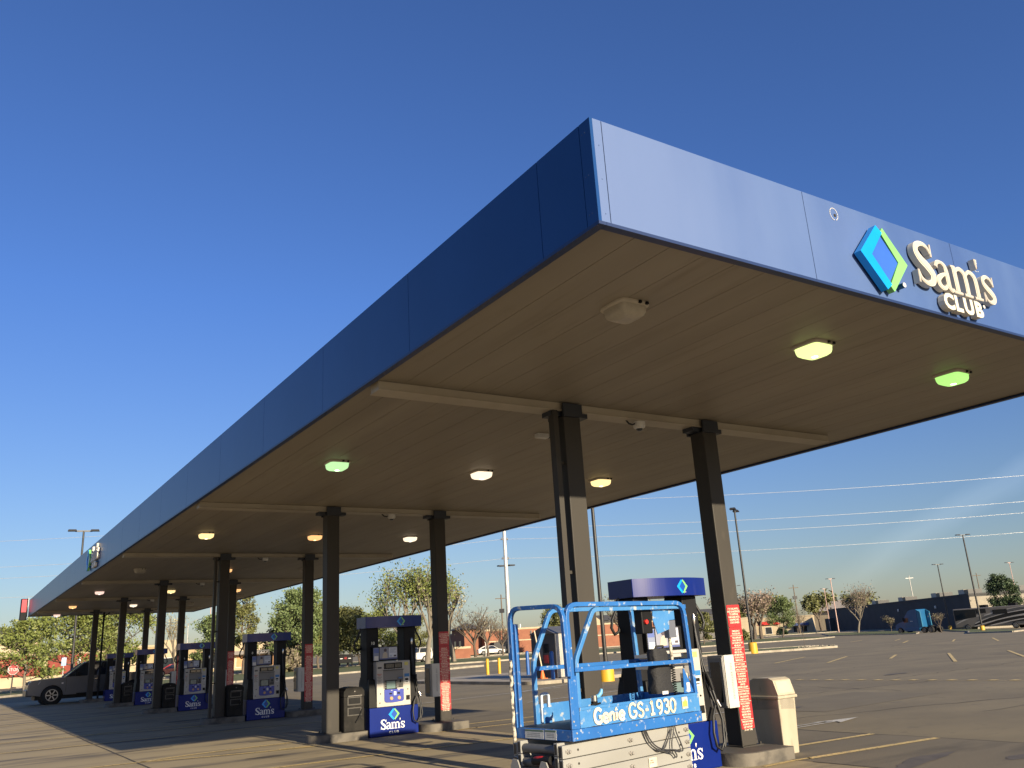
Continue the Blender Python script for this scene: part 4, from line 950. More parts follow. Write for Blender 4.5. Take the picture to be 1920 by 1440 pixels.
def tree(name, label, x, y, h, kind, seed, spread=.8, leaves=16, lsize=.2, up=.45, trunk_h=.22, stems=1, group=None, z=None, bark=BARK, rad=None, droop=0., depth=4, twig=1., leader=0, crown=.40):
    R_ = random.Random(seed); o = thing(name, label, "tree", (x, y, gz(x, y) if z is None else z), 0, group)
    tb, lb = MB(), MB()
    def leafc(p, d, n, sp):
        for _ in range(n):
            q = p+Vector((R_.gauss(0, sp), R_.gauss(0, sp), R_.gauss(0, sp*.8)))
            a_ = Vector((R_.uniform(-1, 1), R_.uniform(-1, 1), R_.uniform(-1, 1))).normalized(); b_ = a_.cross(Vector((R_.uniform(-1, 1), R_.uniform(-1, 1), R_.uniform(-1, 1)))).normalized()
            s_ = lsize*R_.uniform(.5, 1.15); mi = 0 if R_.random() < .5 else (1 if R_.random() < .55 else 2)
            lb.add([q-a_*s_*.5, q+b_*s_*.28, q+a_*s_*.5, q-b_*s_*.28], [(0, 1, 2, 3)], mi)
    def branch(p, d, ln, r, lv):
        pts = [p]; dd = d.copy(); n = 3
        for i in range(n):
            dd = (dd+Vector((R_.uniform(-.18, .18), R_.uniform(-.18, .18), R_.uniform(-.08, .2)-droop*lv*.08))).normalized(); pts.append(pts[-1]+dd*ln/n)
        tb.tube([tuple(q) for q in pts], [r*(1-.5*i/n) for i in range(n+1)], 5 if lv else 8)
        if lv >= depth-1:
            for q in pts[1:]: leafc(q, dd, max(1, int(leaves/3)), ln*.33)
            return
        nc = (R_.randint(4, 6) if lv == 0 else R_.randint(3, 4))
        for i in range(nc):
            t_ = R_.uniform(.45, 1.) if lv else R_.uniform(.7, 1.); k = min(n-1, int(t_*n)); q = pts[k].lerp(pts[k+1], t_*n-k)
            an = 2*pi*(i+R_.random()*.7)/nc; side = Vector((cos(an), sin(an), 0)); nd = (dd*(.55+.25*R_.random())+side*spread*R_.uniform(.6, 1.1)+Vector((0, 0, up*R_.uniform(.4, 1.1)))).normalized()
            branch(q, nd, ln*R_.uniform(.62, .85)*(1.25 if lv == 0 else 1), r*.5, lv+1)
        if lv: branch(pts[-1], dd, ln*.6, r*.4, lv+1)
        if lv == depth-2: leafc(pts[2], dd, max(1, leaves//4), ln*.25)
    r0 = rad or h*.022
    if leader:
        N = leader; pts = [Vector((0, 0, -.05))]; 
        for i in range(7): pts.append(pts[-1]+Vector((R_.uniform(-.03, .03)*h, R_.uniform(-.03, .03)*h, .83*h/7)))
        tb.tube([tuple(q) for q in pts], [r0*(1-.8*i/7) for i in range(8)], 8)
        for i in range(N):
            t_ = trunk_h+(.97-trunk_h)*((i+R_.random()*.6)/N); k = min(6, int(t_*7)); q = pts[k].lerp(pts[k+1], t_*7-k); an = i*2.4+R_.uniform(-.4, .4)
            u = (t_-trunk_h)/(1-trunk_h); pr = sqrt(max(.08, 1-((u-.36)/.72)**2)); ln = crown*h*pr*R_.uniform(.75, 1.1)
            d_ = Vector((cos(an), sin(an), .15+.9*u)).normalized()
            branch(q, d_, ln*.52, r0*.42*(1-.5*u), depth-3)
    for s_ in range(0 if leader else stems):
        of = Vector(((s_-(stems-1)/2)*r0*5, 0, -.05)); dd = Vector(((s_-(stems-1)/2)*.25, R_.uniform(-.05, .05), 1)).normalized()
        branch(of, dd, h*trunk_h*1.1, r0, 0)
    # scale to the wanted height
    zs = max(v[2] for v in lb.v+tb.v); k = h/zs
    for m_ in (tb, lb): m_.v = [(v[0]*k, v[1]*k, v[2]*k) for v in m_.v]
    tr_ = tb.build("trunk", bark, o); lb.build("crown", LEAF[kind], o)
    return o
SP = dict(kind="spring", spread=.95, leaves=22, lsize=.30, up=.3)
tree("maple_tree", "small leafy tree with pale trunk beside the stop sign at far left", 2.0, 76.2, 6.3, seed=3, trunk_h=.2, droop=.5, bark=BARKL, **SP, leader=13, crown=0.5)
tree("broad_tree", "big leafy tree with leaning trunk behind the lamp post at far left", 6.6, 86, 9.6, "spring", 4, 1.0, 34, .34, .3, .25, leader=16, crown=0.5)
tree("broad_tree", "broad leafy tree standing between the two farthest left columns", 10.6, 88, 9.4, "spring", 8, 1.05, 34, .34, .28, .22, leader=16, crown=0.5)
tree("young_tree", "thin pale young tree in front of the tan shop behind the pumps", 17.3, 95, 8.2, "pale", 9, .6, 7, .20, .6, .28, bark=BARKL)
tree("poplar_tree", "narrow olive tree rising behind the pump marked 8", 25, 97, 10.0, "olive", 12, .55, 18, .30, .8, .25, leader=13, crown=0.24)
tree("leafy_tree", "bright green leafy tree right of the pump marked 8", 29.5, 94, 9.6, "fresh", 15, .95, 40, .34, .4, .2, leader=15, crown=0.44)
tree("leafy_tree", "low bright green tree left of the pump marked 8", 22.6, 99, 7.0, "fresh", 18, .95, 36, .34, .4, .2, leader=14, crown=0.5)
tree("leafy_tree", "olive green tree behind the second left column", 34.2, 98, 8.2, "olive", 21, .9, 34, .34, .4, .2, leader=14, crown=0.46)
tree("leafy_tree", "dull green tree above the black trailer by the lot edge", 37.0, 96, 7.6, "olive", 23, .95, 36, .34, .35, .2, leader=14, crown=0.5)
tree("leafy_tree", "dark olive tree between pump 10 and the black trailer", 40.2, 100, 7.2, "spring", 24, .95, 30, .34, .35, .2, leader=14, crown=0.5)
tree("double_trunk_tree", "large twin-trunked spring tree behind the second right column", 39.6, 82, 11.8, "spring", 27, .62, 30, .24, .75, .2, 2, bark=BARKL)
tree("double_trunk_tree", "reddish budding tree just right of the second right column", 46.0, 86, 10.2, "pale", 28, .62, 9, .20, .8, .2, 1, bark=BARKL)
tree("leafy_tree", "light green tree seen through the gap of the pump marked 10", 44.5, 103, 7.4, "spring", 25, .95, 30, .34, .35, .2, leader=14, crown=0.5)
tree("leafy_tree", "low olive tree behind the right post of the pump marked 10", 49.5, 104, 6.6, "olive", 26, .95, 30, .32, .35, .2, leader=14, crown=0.5)
tree("bare_tree", "bare spreading tree in front of the dark end of the brick building", 56.5, 99, 7.0, "bare", 31, .9, 5, .16, .45, .22)
tree("bare_tree", "second bare tree beside the white sedan", 61.5, 104, 6.2, "bare", 32, .9, 4, .16, .45, .22)
tree("bare_tree", "low bare tree at the corner of the brick building", 66.5, 108, 5.6, "bare", 33, .9, 4, .16, .45, .22)
tree("round_tree", "round green tree rising behind the dark booth", 81.6, 115, 7.6, "olive", 36, .9, 44, .36, .4, .2, leader=14, crown=0.46)
tree("bare_tree", "bare brown tree right of the nearest left column", 57.0, 68.5, 6.2, "bare", 39, .8, 8, .16, .55, .2)
tree("bare_tree", "thin bare tree seen through the lift rails beside pump 2", 61.5, 70, 5.6, "bare", 40, .8, 7, .16, .55, .2)
tree("leafy_tree", "small green tree in front of the gabled houses", 84, 84, 4.6, "olive", 42, .9, 34, .26, .4, .2, leader=12, crown=0.45)
tree("budding_tree", "wide reddish budding tree behind the second tall lamp post", 112.2, 99.4, 9.6, "bud", 45, .62, 16, .24, .75, .16, 2, z=-.25)
tree("budding_tree", "second reddish budding tree left of the tall lamp post", 107.5, 101, 8.2, "bud", 46, .7, 16, .24, .7, .18, 1, z=-.25)
tree("leafy_tree", "pale green spreading tree right of the reddish budding trees", 120.9, 101.5, 7.2, "fresh", 48, .95, 30, .30, .45, .2, z=-.2, leader=14, crown=0.46)
for i, (x, y, h, s_) in enumerate(((212, 182, 12, 51), (222, 172, 12.5, 52), (232, 165, 12, 53), (204, 190, 10.5, 54))):
    tree("far_tree", ["far green tree leftmost of the grove behind the cream shop", "tallest far green tree of the grove behind the cream shop", "far green tree rightmost of the grove near the pink lamp posts", "lowest far tree of the grove beyond the red awning"][i], x, y, h, "olive", s_, .9, 26, .6, .45, .18, z=-.2, group="far grove")
tree("budding_tree", "lone reddish budding tree in front of the long dark grey building", 138.6, 98.9, 9.4, "bud", 57, .66, 9, .22, .7, .25, z=-.31, bark=BARKL)
tree("small_tree", "tiny brown tree left of the blue truck tractor", 136, 90.3, 3.0, "bare", 60, .55, 12, .16, .7, .3, z=-.46)
tree("small_tree", "tiny bare tree right of the blue truck tractor", 119.7, 71.1, 2.9, "bare", 61, .8, 4, .14, .6, .25, z=-.55)
tree("evergreen_tree", "dark green tree at the right edge behind the motorhome", 147, 74.6, 9.2, "pine", 64, .85, 46, .34, .45, .03, z=-.7, leader=18, crown=0.42)
tree("sapling", "thin bare sapling on the small grass island", 53.3, 42.1, 3.4, "bare", 66, .35, 2, .10, .9, .5, rad=.03)
tree("small_tree", "small bare tree in front of the cream shop", 150, 122, 4.6, "bare", 67, .8, 8, .16, .6, .25, z=-.1)
tree("leafy_tree", "bushy olive tree at the back of the lot behind the third right column", 31.8, 104, 8.0, "olive", 68, .95, 36, .36, .35, .2, leader=14, crown=0.48)
def shrub(label, x, y, r, h, kind="olive", seed=1):
    R_ = random.Random(seed); t = MB()
    for _ in range(420):
        a_ = R_.uniform(0, 2*pi); u = R_.random()**.5; zz = R_.random(); k = sqrt(max(0, 1-zz*zz))
        q = Vector((cos(a_)*u*r*k, sin(a_)*u*r*k, zz*h)); e1 = Vector((R_.uniform(-1, 1), R_.uniform(-1, 1), R_.uniform(-1, 1))).normalized(); e2 = e1.cross(Vector((R_.uniform(-1, 1), .3, R_.uniform(-1, 1)))).normalized(); s_ = r*.22
        t.add([q-e1*s_, q+e2*s_*.5, q+e1*s_, q-e2*s_*.5], [(0, 1, 2, 3)], R_.randint(0, 2))
    o = t.build("shrub", LEAF[kind]); o.location = (x, y, gz(x, y)+.05); link_props(o, label, "shrub")
shrub("dark round shrub beside the red awning", 152, 128, 1.3, 1.6, "pine", 71)
shrub("low shrub under the reddish budding trees", 105.5, 97, 1.6, 1.8, "olive", 72)
shrub("small shrub on the verge left of the stop sign", -.8, 88, .8, 1.1, "olive", 73)
shrub("green bush right of the pump marked 8 by the kerb", 27.8, 90, 1.6, 2.4, "bare", 74)

# ------------------------------------------------------------------ lamp posts, utility poles, wires
LHD = mat("lamp_head", (.03, .03, .032), .4)
def lamp_post(label, x, y, h, m_=LPOLE, base=True, heads=2, rz=.3, r=.09, group="parking lot lamp posts"):
    o = thing("lamp_post", label, "lamp post", (x, y, gz(x, y)), rz, group)
    if base:
        t = MB(); t.lathe([(.30, -.1), (.30, .68), (.27, .74), (.1, .75)], 20); t.build("base", YPOST, o)
    t = MB(); t.tube([(0, 0, .7 if base else 0), (0, 0, h)], [r, r*.72], 10); t.build("pole", m_, o)
    t = MB(); t.box(-.55 if heads == 2 else -.1, .55, -.05, .05, h-.06, h+.04); t.build("arm", LHD if m_ is LPOLE else m_, o)
    for s_ in ((-1, 1) if heads == 2 else (1,)):
        t = MB(); t.hexa([(s_*.38-.3, -.22, h-.02), (s_*.38+.3, -.22, h-.02), (s_*.38+.3, .22, h-.02), (s_*.38-.3, .22, h-.02)], [(s_*.38-.25, -.17, h+.10), (s_*.38+.25, -.17, h+.10), (s_*.38+.25, .17, h+.10), (s_*.38-.25, .17, h+.10)])
        t.v = [(v[0]+s_*.35, v[1], v[2]) for v in t.v]; t.build("lamp_head", LHD, o)
    return o
lamp_post("tall black lamp post on a yellow base beside the nearest left column", 18.5, 23.6, 10.0)
lamp_post("tall black lamp post on a yellow base on the grass island with the sapling", 43.8, 38.8, 10.0, rz=.6)
lamp_post("tallest black lamp post at far right in front of the motorhome", 115.6, 62.6, 13.1, r=.13, rz=-.5)
lamp_post("black lamp post on a yellow base between the truck tractor and motorhome", 145.5, 85.1, 11.4, r=.12, rz=-.5)
lamp_post("pink lamp post standing before the corner of the dark grey building", 154.5, 115.1, 11.0, LPOLEP, False, rz=-.5, r=.12)
lamp_post("distant pink lamp post just left of the nearer pink one", 180.7, 137.2, 10.3, LPOLEP, False, rz=-.5, r=.10)
lamp_post("slim far lamp post behind the nearest right column", 134.2, 123.3, 10.5, LPOLE, True, 1, rz=-.5)
lamp_post("far lamp post rising above the evergreen at the right edge", 199, 100, 13.2, LPOLEP, False, rz=-.5)
lamp_post("black lamp post behind the dark pickup truck at far left", 3.8, 63.9, 11.2, rz=-.15)
lamp_post("flat-topped far post between two columns behind the pumps", 19.5, 118.6, 7.2, LPOLE, False, rz=-.1, r=.06)
lamp_post("slim brown far lamp post above the tan shop", 28.1, 125.6, 9.6, LPOLEP, False, 1, rz=-.1, r=.07)
def arm_lamp(label, x, y, h):
    o = thing("street_lamp", label, "street lamp", (x, y, gz(x, y)), -.6, "curved arm street lamps")
    t = MB(); t.tube([(0, 0, 0), (0, 0, h-.6)], [.09, .06], 8); t.build("pole", GALV, o)
    for s_ in (-1, 1):
        t = MB(); t.tube([(0, 0, h-.7), (s_*.6, 0, h-.35), (s_*1.4, 0, h-.05), (s_*2.0, 0, h)], .04, 6); a_ = t.build("arm", GALV, o)
        t = MB(); t.box(s_*2.0-.25, s_*2.0+.25, -.12, .12, h-.05, h+.05); t.build("lamp_head", LHD, a_)
arm_lamp("grey street lamp with two curved arms left of the steel pole", 71.7, 121.7, 7.0)
arm_lamp("faint street lamp with two curved arms above the tan shop", 30.5, 150, 8.6)
# shiny steel transmission pole
TPX, TPY = 45.9, 73.6
sp_ = thing("steel_pole", "tall shiny steel power pole with floodlights left of the blue lift", "power pole", (TPX, TPY, 0))
t = MB(); t.tube([(0, 0, -.2), (0, 0, 17.5)], [.27, .17], 16); t.build("shaft", mat("bright_steel", (.70, .68, .64), .35, .55), sp_)
t = MB(); t.tube([(-.8, 0, 9.55), (.9, .0, 9.65)], .045, 6); t.box(-1.0, -.35, -.2, .2, 9.55, 9.68); t.box(.35, 1.05, -.2, .2, 9.62, 9.75); t.build("floodlight_arm", LHD, sp_)
WZ = (10.35, 12.4, 13.6, 16.4)
for z in WZ[:3]:
    t = MB(); t.tube([(-.35, 0, z), (.35, 0, z)], .05, 6)
    for s_ in (-1, 1): t.lathe([(.05, z-.05), (.09, z), (.05, z+.22)], 8, 0, s_*.35, 0)
    t.build("insulator", mat("insulator_grey", (.16, .15, .15), .4), sp_)
DIRV = Vector((cos(.5872), -sin(.5872), 0))
wn_ = ["lowest", "second lowest", "second highest", "highest"]
for i, z in enumerate(WZ):
    t = MB(); pts = []
    for side in (-1, 1):
        seg = []
        e = Vector((TPX, TPY, z))+DIRV*side*95+Vector((0, 0, .6 if side < 0 else 1.2))
        for j in range(25):
            u = j/24; q = Vector((TPX, TPY, z)).lerp(e, u); q.z -= 4*1.3*u*(1-u); seg.append(q)
        pts = seg[::-1][:-1]+pts if side < 0 else pts+seg
    t.tube([tuple(q) for q in pts], .017, 5); link_props(t.build("power_line", WIRE), "%s of the four power lines strung past the steel pole" % wn_[i], "power line", "power lines across the sky")
def utility(label, x, y, h, m_=WOOD, tf=True):
    o = thing("utility_pole", label, "utility pole", (x, y, gz(x, y)), -.6, "far utility poles")
    t = MB(); t.tube([(0, 0, -.2), (0, 0, h)], [.16, .1], 8); t.build("pole", m_, o)
    t = MB(); t.box(-1.1, 1.1, -.06, .06, h-.75, h-.62); t.build("crossarm", m_, o)
    if tf: t = MB(); t.box(-.45, .45, -.25, .25, h-3.2, h-2.5); t.build("transformer", LHD, o)
utility("thin far utility pole with a dark transformer above the brick building", 79.8, 129, 10.2)
utility("dark wooden utility pole right of the reddish budding trees", 158, 128, 10.8)
utility("far utility pole with pale crossarm above the long dark grey building", 222, 140, 13.5, GALV, False)
utility("short far utility pole behind a rooftop unit of the dark grey building", 250, 190, 13, WOOD, False)
utility("far wooden utility pole near the right end of the dark grey building", 224, 122, 12.5, WOOD, False)
utility("small far utility pole beside the cream shop", 200, 166, 9, WOOD, False)

# ------------------------------------------------------------------ buildings
BRICKR = mat("red_brick", (0.2652, 0.1053, 0.0585), .85, c2=(0.2184, 0.0819, 0.0468), scale=1.2, c3=(0.2964, 0.1326, 0.078), scale3=14)
BRICKD = mat("barn_red_wall", (0.234, 0.0429, 0.0273), .8, c2=(0.195, 0.0351, 0.0234), scale=1.5)
CREAMW = mat("cream_stucco", (0.4524, 0.3666, 0.2418), .85, c2=(0.39, 0.312, 0.2028), scale=.8)
TANW = mat("tan_stucco", (0.39, 0.2886, 0.156), .85, c2=(0.3432, 0.2496, 0.1326), scale=.6)
DGREY = mat("slate_grey_wall", (.080, .079, .079), .8, spec=.2, c2=(.068, .067, .067), scale=.5)
SHING = mat("grey_shingle", (.09, .085, .08), .9, c2=(.07, .066, .062), scale=4)
DWIN = glassmat("shop_glass", (.025, .03, .035))
def bldg(name, label, x, y, rz, lx, ly, h, m_, cat="building", parapet=None, zb=None):
    o = thing(name, label, cat, (x, y, gz(x, y) if zb is None else zb), rz)
    t = MB(); t.box(0, lx, 0, ly, -1.2, h); wl__ = t.build("wall", m_, o)
    t = MB(); t.box(-.08, lx+.08, -.08, ly+.08, h-.02, h+.28); t.build("parapet", parapet or m_, o)
    return o
def win(o, x0, x1, z0, z1, y=-.02, m_=None, name="window", fm=None):
    t = MB(); t.box(x0-.08, x1+.08, y-.03, y+.02, z0-.08, z1+.08); f_ = t.build(name, fm or WHITE, o)
    t = MB(); t.box(x0, x1, y-.045, y-.031, z0, z1); t.build("pane", m_ or DWIN, f_)
def hip(o, x0, x1, y0, y1, z, rise, m_, name="roof", inset=1.5, eave=.4):
    t = MB(); cx = [(x0-eave, y0-eave), (x1+eave, y0-eave), (x1+eave, y1+eave), (x0-eave, y1+eave)]; my = (y0+y1)/2
    t.add([(*c, z) for c in cx]+[(x0+inset, my, z+rise), (x1-inset, my, z+rise)], [(0, 1, 5, 4), (1, 2, 5), (2, 3, 4, 5), (3, 0, 4), (3, 2, 1, 0)]); return t.build(name, m_, o)
def gable(o, x0, x1, y0, y1, z, rise, m_, name="roof", fm=None):
    mx_ = (x0+x1)/2; t = MB()
    t.add([(x0, y0, z), (x1, y0, z), (mx_, y0, z+rise), (x0, y1, z), (x1, y1, z), (mx_, y1, z+rise)], [(0, 2, 5, 3), (1, 4, 5, 2), (0, 3, 4, 1)], 0)
    t.add([(x0, y0, z), (x1, y0, z), (mx_, y0, z+rise), (x0, y1, z), (x1, y1, z), (mx_, y1, z+rise)], [(0, 1, 2), (3, 5, 4)], 1)
    return t.build(name, [m_, fm or m_], o)
# far left red restaurant
b_ = bldg("red_restaurant", "red walled restaurant with cream base and trim behind the trees at far left", -18, 121, -.05, 32, 12, 3.6, BRICKD, parapet=CREAMW)
t = MB(); t.box(-.15, 32.15, -.15, -.02, -.5, 1.25); t.build("base_course", CREAMW, b_)
for x in (20.5, 25.8): gable(b_, x, x+4.4, -.5, 2, 1.3, 3.2, BRICKD, "red_gable", BRICKD)
t = MB()
for x in (5, 10, 15, 19.4, 24.8, 31): t.box(x, x+.5, -.2, -.02, 1.26, 3.6)
t.build("trim_posts", CREAMW, b_)
for x in (6.2, 11.2): win(b_, x, x+2.6, 1.6, 3.0, -.02)
b2 = bldg("dark_roof_house", "grey roofed building at the left picture edge behind the leafy trees", -22, 142, 0, 30, 14, 5.6, CREAMW); hip(b2, 0, 30, 0, 14, 5.9, 2.4, SHING)
b3 = bldg("shingle_roof_shop", "small shop with grey shingle roof behind the lamp post at far left", 9.6, 120, -.06, 8, 9, 2.9, CREAMW); hip(b3, 0, 8, 0, 9, 3.15, 1.7, SHING); win(b3, 1, 3, .6, 2.2)
for x in (1.0, 4.0, 6.6):
    t = MB(); t.box(x, x+.35, -1.2, -.85, 0, 3.1); t.build("porch_post", WHITE, b3)
b4 = bldg("tan_shop", "low tan stucco shop behind the pumps on the left", 21.5, 149, -.35, 15, 14, 4.5, TANW, parapet=CREAMW)
t = MB(); t.box(4.2, 8.2, -.5, -.05, -.5, 5.4); t.build("entrance_tower", CREAMW, b4); win(b4, 4.9, 7.5, .2, 2.6, -.53); win(b4, 10, 13.5, .6, 2.5)
b5 = bldg("tan_shop", "pale tan shop with orange front seen left of the pump marked 8", 37.5, 150, -.35, 13, 12, 5.2, CREAMW, parapet=TANW)
t = MB(); t.box(.5, 9, -1.6, -.05, 2.5, 3.1); t.build("awning", mat("grey_awning", (.20, .18, .17), .7), b5)
for x in (1.2, 4.2, 7.2): win(b5, x, x+2.2, .5, 2.3, -.02, mat("orange_window_pane", (.5, .26, .12), .5))  # panes carry one plain orange colour
# brick building to the left of the lift
b6 = bldg("brick_building", "long low orange brick building behind the white sedan", 77.0, 130.8, -.28, 40, 30, 4.0, BRICKR, parapet=CREAMW)
t = MB(); t.box(-.03, 40.05, -.03, -.001, 2.05, 2.25); t.build("stone_band", CREAMW, b6)
for x in (3.4, 8.6, 13.8, 19): 
    t = MB(); t.box(x, x+.22, -.16, -.02, 2.3, 3.7); t.build("wall_lamp", LHD, b6)
t = MB(); t.box(1.1, 4.4, -2.2, -.04, -.3, 2.0); t.build("service_enclosure", DGREY, b6)
t = MB(); t.box(-3.2, -.05, 2, 12, -.3, 4.6); t.build("entrance_wing", BRICKR, b6); hip(b6, -3.4, .2, 1.5, 12.5, 4.6, 1.1, SHING)
for y in (4.5, 8.5):
    t = MB(); t.box(-3.24, -3.205, y, y+1.6, .3, 2.6); t.build("window", DWIN, b6)
for x in (2, 8, 15):
    t = MB(); t.cyl((x, 4, 4.25), (x, 4, 5.0), .14, 8); t.build("roof_vent", WHITE, b6)
b7 = bldg("brick_sign_wall", "low brick sign wall on the verge left of the white sedan", 57.3, 106.1, -.3, 2.2, .5, 1.1, BRICKR, "sign wall", CREAMW, .2)
# long dark grey store on the right
ang = math.atan2(147.2-82.9, 194.1-149.6)
b8 = bldg("dark_grey_store", "long dark slate-grey store behind the motorhome and blue truck tractor", 194.1, 147.2, ang+pi, 78.2, 45, 5.7, DGREY, zb=-.6)
for x in (21, 37, 54, 66):
    t = MB(); t.box(x, x+2.4, 4, 6.6, 5.98, 7.0); u_ = t.build("rooftop_unit", mat("unit_cream", (.52, .46, .36), .6), b8)
    t = MB(); t.box(x+2.5, x+4.0, 4, 6.6, 5.98, 6.95); t.build("rooftop_unit_dark", LHD, u_)
for x in (46, 64):
    t = MB(); t.box(x, x+.5, -.2, -.02, 3.9, 4.4); t.build("wall_pack_lamp", WHITE, b8)
t = MB(); t.box(.2, 3.4, -1.4, -.04, -.3, 3.6); t.build("entrance_box", DGREY, b8)
t = MB(); t.box(78.205, 78.26, -.05, 45, -1.2, 5.4); t.build("cream_end_wall", mat("pale_end_stucco", (.34, .30, .235), .85), b8)
t = MB(); t.box(70, 73, 12, 15, 5.98, 7.0); t.build("rooftop_unit", LHD, b8)
t = MB(); t.box(78.27, 78.6, 14, 14.8, 4.0, 4.6); t.build("wall_lamp", WHITE, b8)
b10 = bldg("cream_shop", "small cream shop with blue awning left of the pink lamp posts", 184, 164, -.95, 15, 12, 4.2, CREAMW, zb=-.2)
t = MB(); t.box(9.5, 14, -1.4, -.05, 1.9, 2.6); t.build("awning", mat("blue_awning", (.05, .08, .20), .7), b10)
for x in (9.8, 12.0): win(b10, x, x+1.4, .2, 1.7)
b11 = bldg("grey_shop", "grey flat roofed shop between the red awning and the cream shop", 163, 176, -.95, 20, 14, 3.4, mat("mid_grey_wall", (.22, .21, .20), .8), parapet=WHITE, zb=-.1)
b12 = bldg("red_awning_kiosk", "small cream pavilion with a bright red awning behind the trees", 157.5, 139, -.8, 4.2, 3.4, 2.3, CREAMW, zb=-.1)
t = MB(); t.hexa([(-.6, -.6, 2.35), (4.8, -.6, 2.35), (4.8, 4, 2.35), (-.6, 4, 2.35)], [(.6, .6, 3.1), (3.6, .6, 3.1), (3.6, 2.8, 3.1), (.6, 2.8, 3.1)]); t.build("awning", mat("bright_red_awning", (.60, .05, .03), .6), b12)
win(b12, 1.2, 2.6, .3, 1.8)
b13 = bldg("cream_gable_house", "cream gabled roof peeking over the dark grey store", 262, 190, .25, 17, 14, 6.0, CREAMW, "house", zb=-.2); gable(b13, -1, 18, -1, 15, 6.3, 3.6, mat("pale_shingle", (.45, .38, .30), .85), "roof", CREAMW)
b14 = bldg("orange_facade_shop", "narrow cream and orange shop front behind the reddish budding trees", 146, 141, -.75, 7, 8, 4.0, CREAMW, zb=-.1)
t = MB(); t.box(.4, 1.6, -.1, -.03, -.2, 3.6); t.build("orange_pillar", mat("salmon_pillar", (.50, .22, .15), .7), b14)
for i, (x, y) in enumerate(((132, 176), (142, 171), (152, 166))):
    h_ = bldg("gabled_house", ["leftmost cream gabled house seen behind the nearest right column", "middle cream gabled house seen behind the nearest right column", "rightmost cream gabled house seen behind the nearest right column"][i], x, y, -.55, 8, 9, 3.6, CREAMW, "house", zb=-.1)
    gable(h_, -.4, 8.4, -.4, 9.4, 3.85, 3.6, SHING, "roof", CREAMW); win(h_, 3, 5, 1, 2.4)
b15 = bldg("dark_roofed_hall", "long dark roofed hall behind the gabled houses", 136, 190, -.55, 46, 16, 6.0, DGREY, zb=-.1); hip(b15, 0, 46, 0, 16, 6.2, 1.6, SHING)

# ------------------------------------------------------------------ attendant booth, bollards, cone
bo = thing("attendant_booth", "dark gabled attendant booth behind the lift rails with red stickers", "booth", (18.3, 26.7, .12)); bo.scale = (.92,)*3
t = MB(); t.box(0, 2.1, 0, 2.0, 0, 2.0); t.build("wall", mat("booth_charcoal", (.055, .057, .065), .6), bo)
t = MB(); t.add([(-.08, -.08, 2.0), (2.18, -.08, 2.0), (2.18, 2.08, 2.0), (-.08, 2.08, 2.0), (-.08, 1.0, 2.34), (2.18, 1.0, 2.34)], [(0, 1, 5, 4), (2, 3, 4, 5), (0, 4, 3), (1, 2, 5), (0, 3, 2, 1)]); t.build("roof", mat("booth_roof", (.10, .10, .105), .5), bo)
t = MB(); t.box(.02, 2.08, -.03, -.002, .05, 1.98)
for q in range(10): t.box(.08+.2*q, .12+.2*q, -.045, -.031, .08, 1.95)
t.build("corrugated_side", mat("corrugated_grey", (.40, .38, .34), .5), bo)
t = MB(); t.box(-.02, -.001, .55, .95, 1.15, 1.55, 0); t.build("window", DWIN, bo)
t = MB(); t.box(-.025, -.003, .62, .98, .68, 1.05, 0); t.build("red_sticker", RED, bo)
t = MB(); t.box(-.02, -.002, 1.05, 1.5, .85, 1.45); t.build("notice_panel", GREYD, bo)
ki = MB(); ki.prism(rounded_rect(16.3, 22.6, 25.4, 37.5, .8, .8), 0, .13); struct(ki.build("kerb_island", KERB))
def bollard(label, x, y, h, m_, group):
    t = MB(); t.lathe([(.085, 0), (.085, h-.07), (.07, h-.02), (.03, h)], 12); o = t.build("bollard", m_); o.location = (x, y, .1); link_props(o, label, "bollard", group)
BPB = mat("bollard_blue", (.018, .10, .34), .45)
bollard("blue bollard left of the dark booth", 18.1, 30.0, 1.15, BPB, "blue bollards"); bollard("blue bollard right of the booth window", 17.65, 26.1, 1.15, BPB, "blue bollards")
bollard("blue bollard nearest the steel pole beyond the booth", 20.6, 32.4, 1.15, BPB, "blue bollards")
bollard("yellow post left of its twin on the far kerb island", 20.8, 36.6, .85, YPOST, "yellow posts"); bollard("yellow post right of its twin on the far kerb island", 21.6, 36.7, .85, YPOST, "yellow posts")
co = thing("traffic_cone", "small orange cone with a leaning pale pole beside the booth", "cone", (17.95, 27.3, .13))
t = MB(); t.box(-.16, .16, -.16, .16, 0, .03); t.lathe([(.12, .03), (.03, .42)], 12); t.build("cone_body", ORANGE, co)
t = MB(); t.cyl((0, 0, .4), (-.05, .35, 2.0), .03, 8); t.build("pole", mat("pale_wood", (.6, .5, .35), .7), co)
eb = thing("meter_box", "beige electrical meter box on a short post behind the nearest left column", "meter box", (17.7, 23.4, 0))
t = MB(); t.box(-.05, .05, -.05, .05, 0, 1.4); t.build("post", GALV, eb)
t = MB(); t.box(-.14, .14, -.1, .1, 1.2, 2.0); mb_ = t.build("box_body", EXTW, eb, bevel=.01)
t = MB(); t.lathe([(.07, 0), (.06, .06), (.03, .08)], 12, xf=on_front(0, -.1, 1.6)); t.build("meter_glass", GALV, mb_)
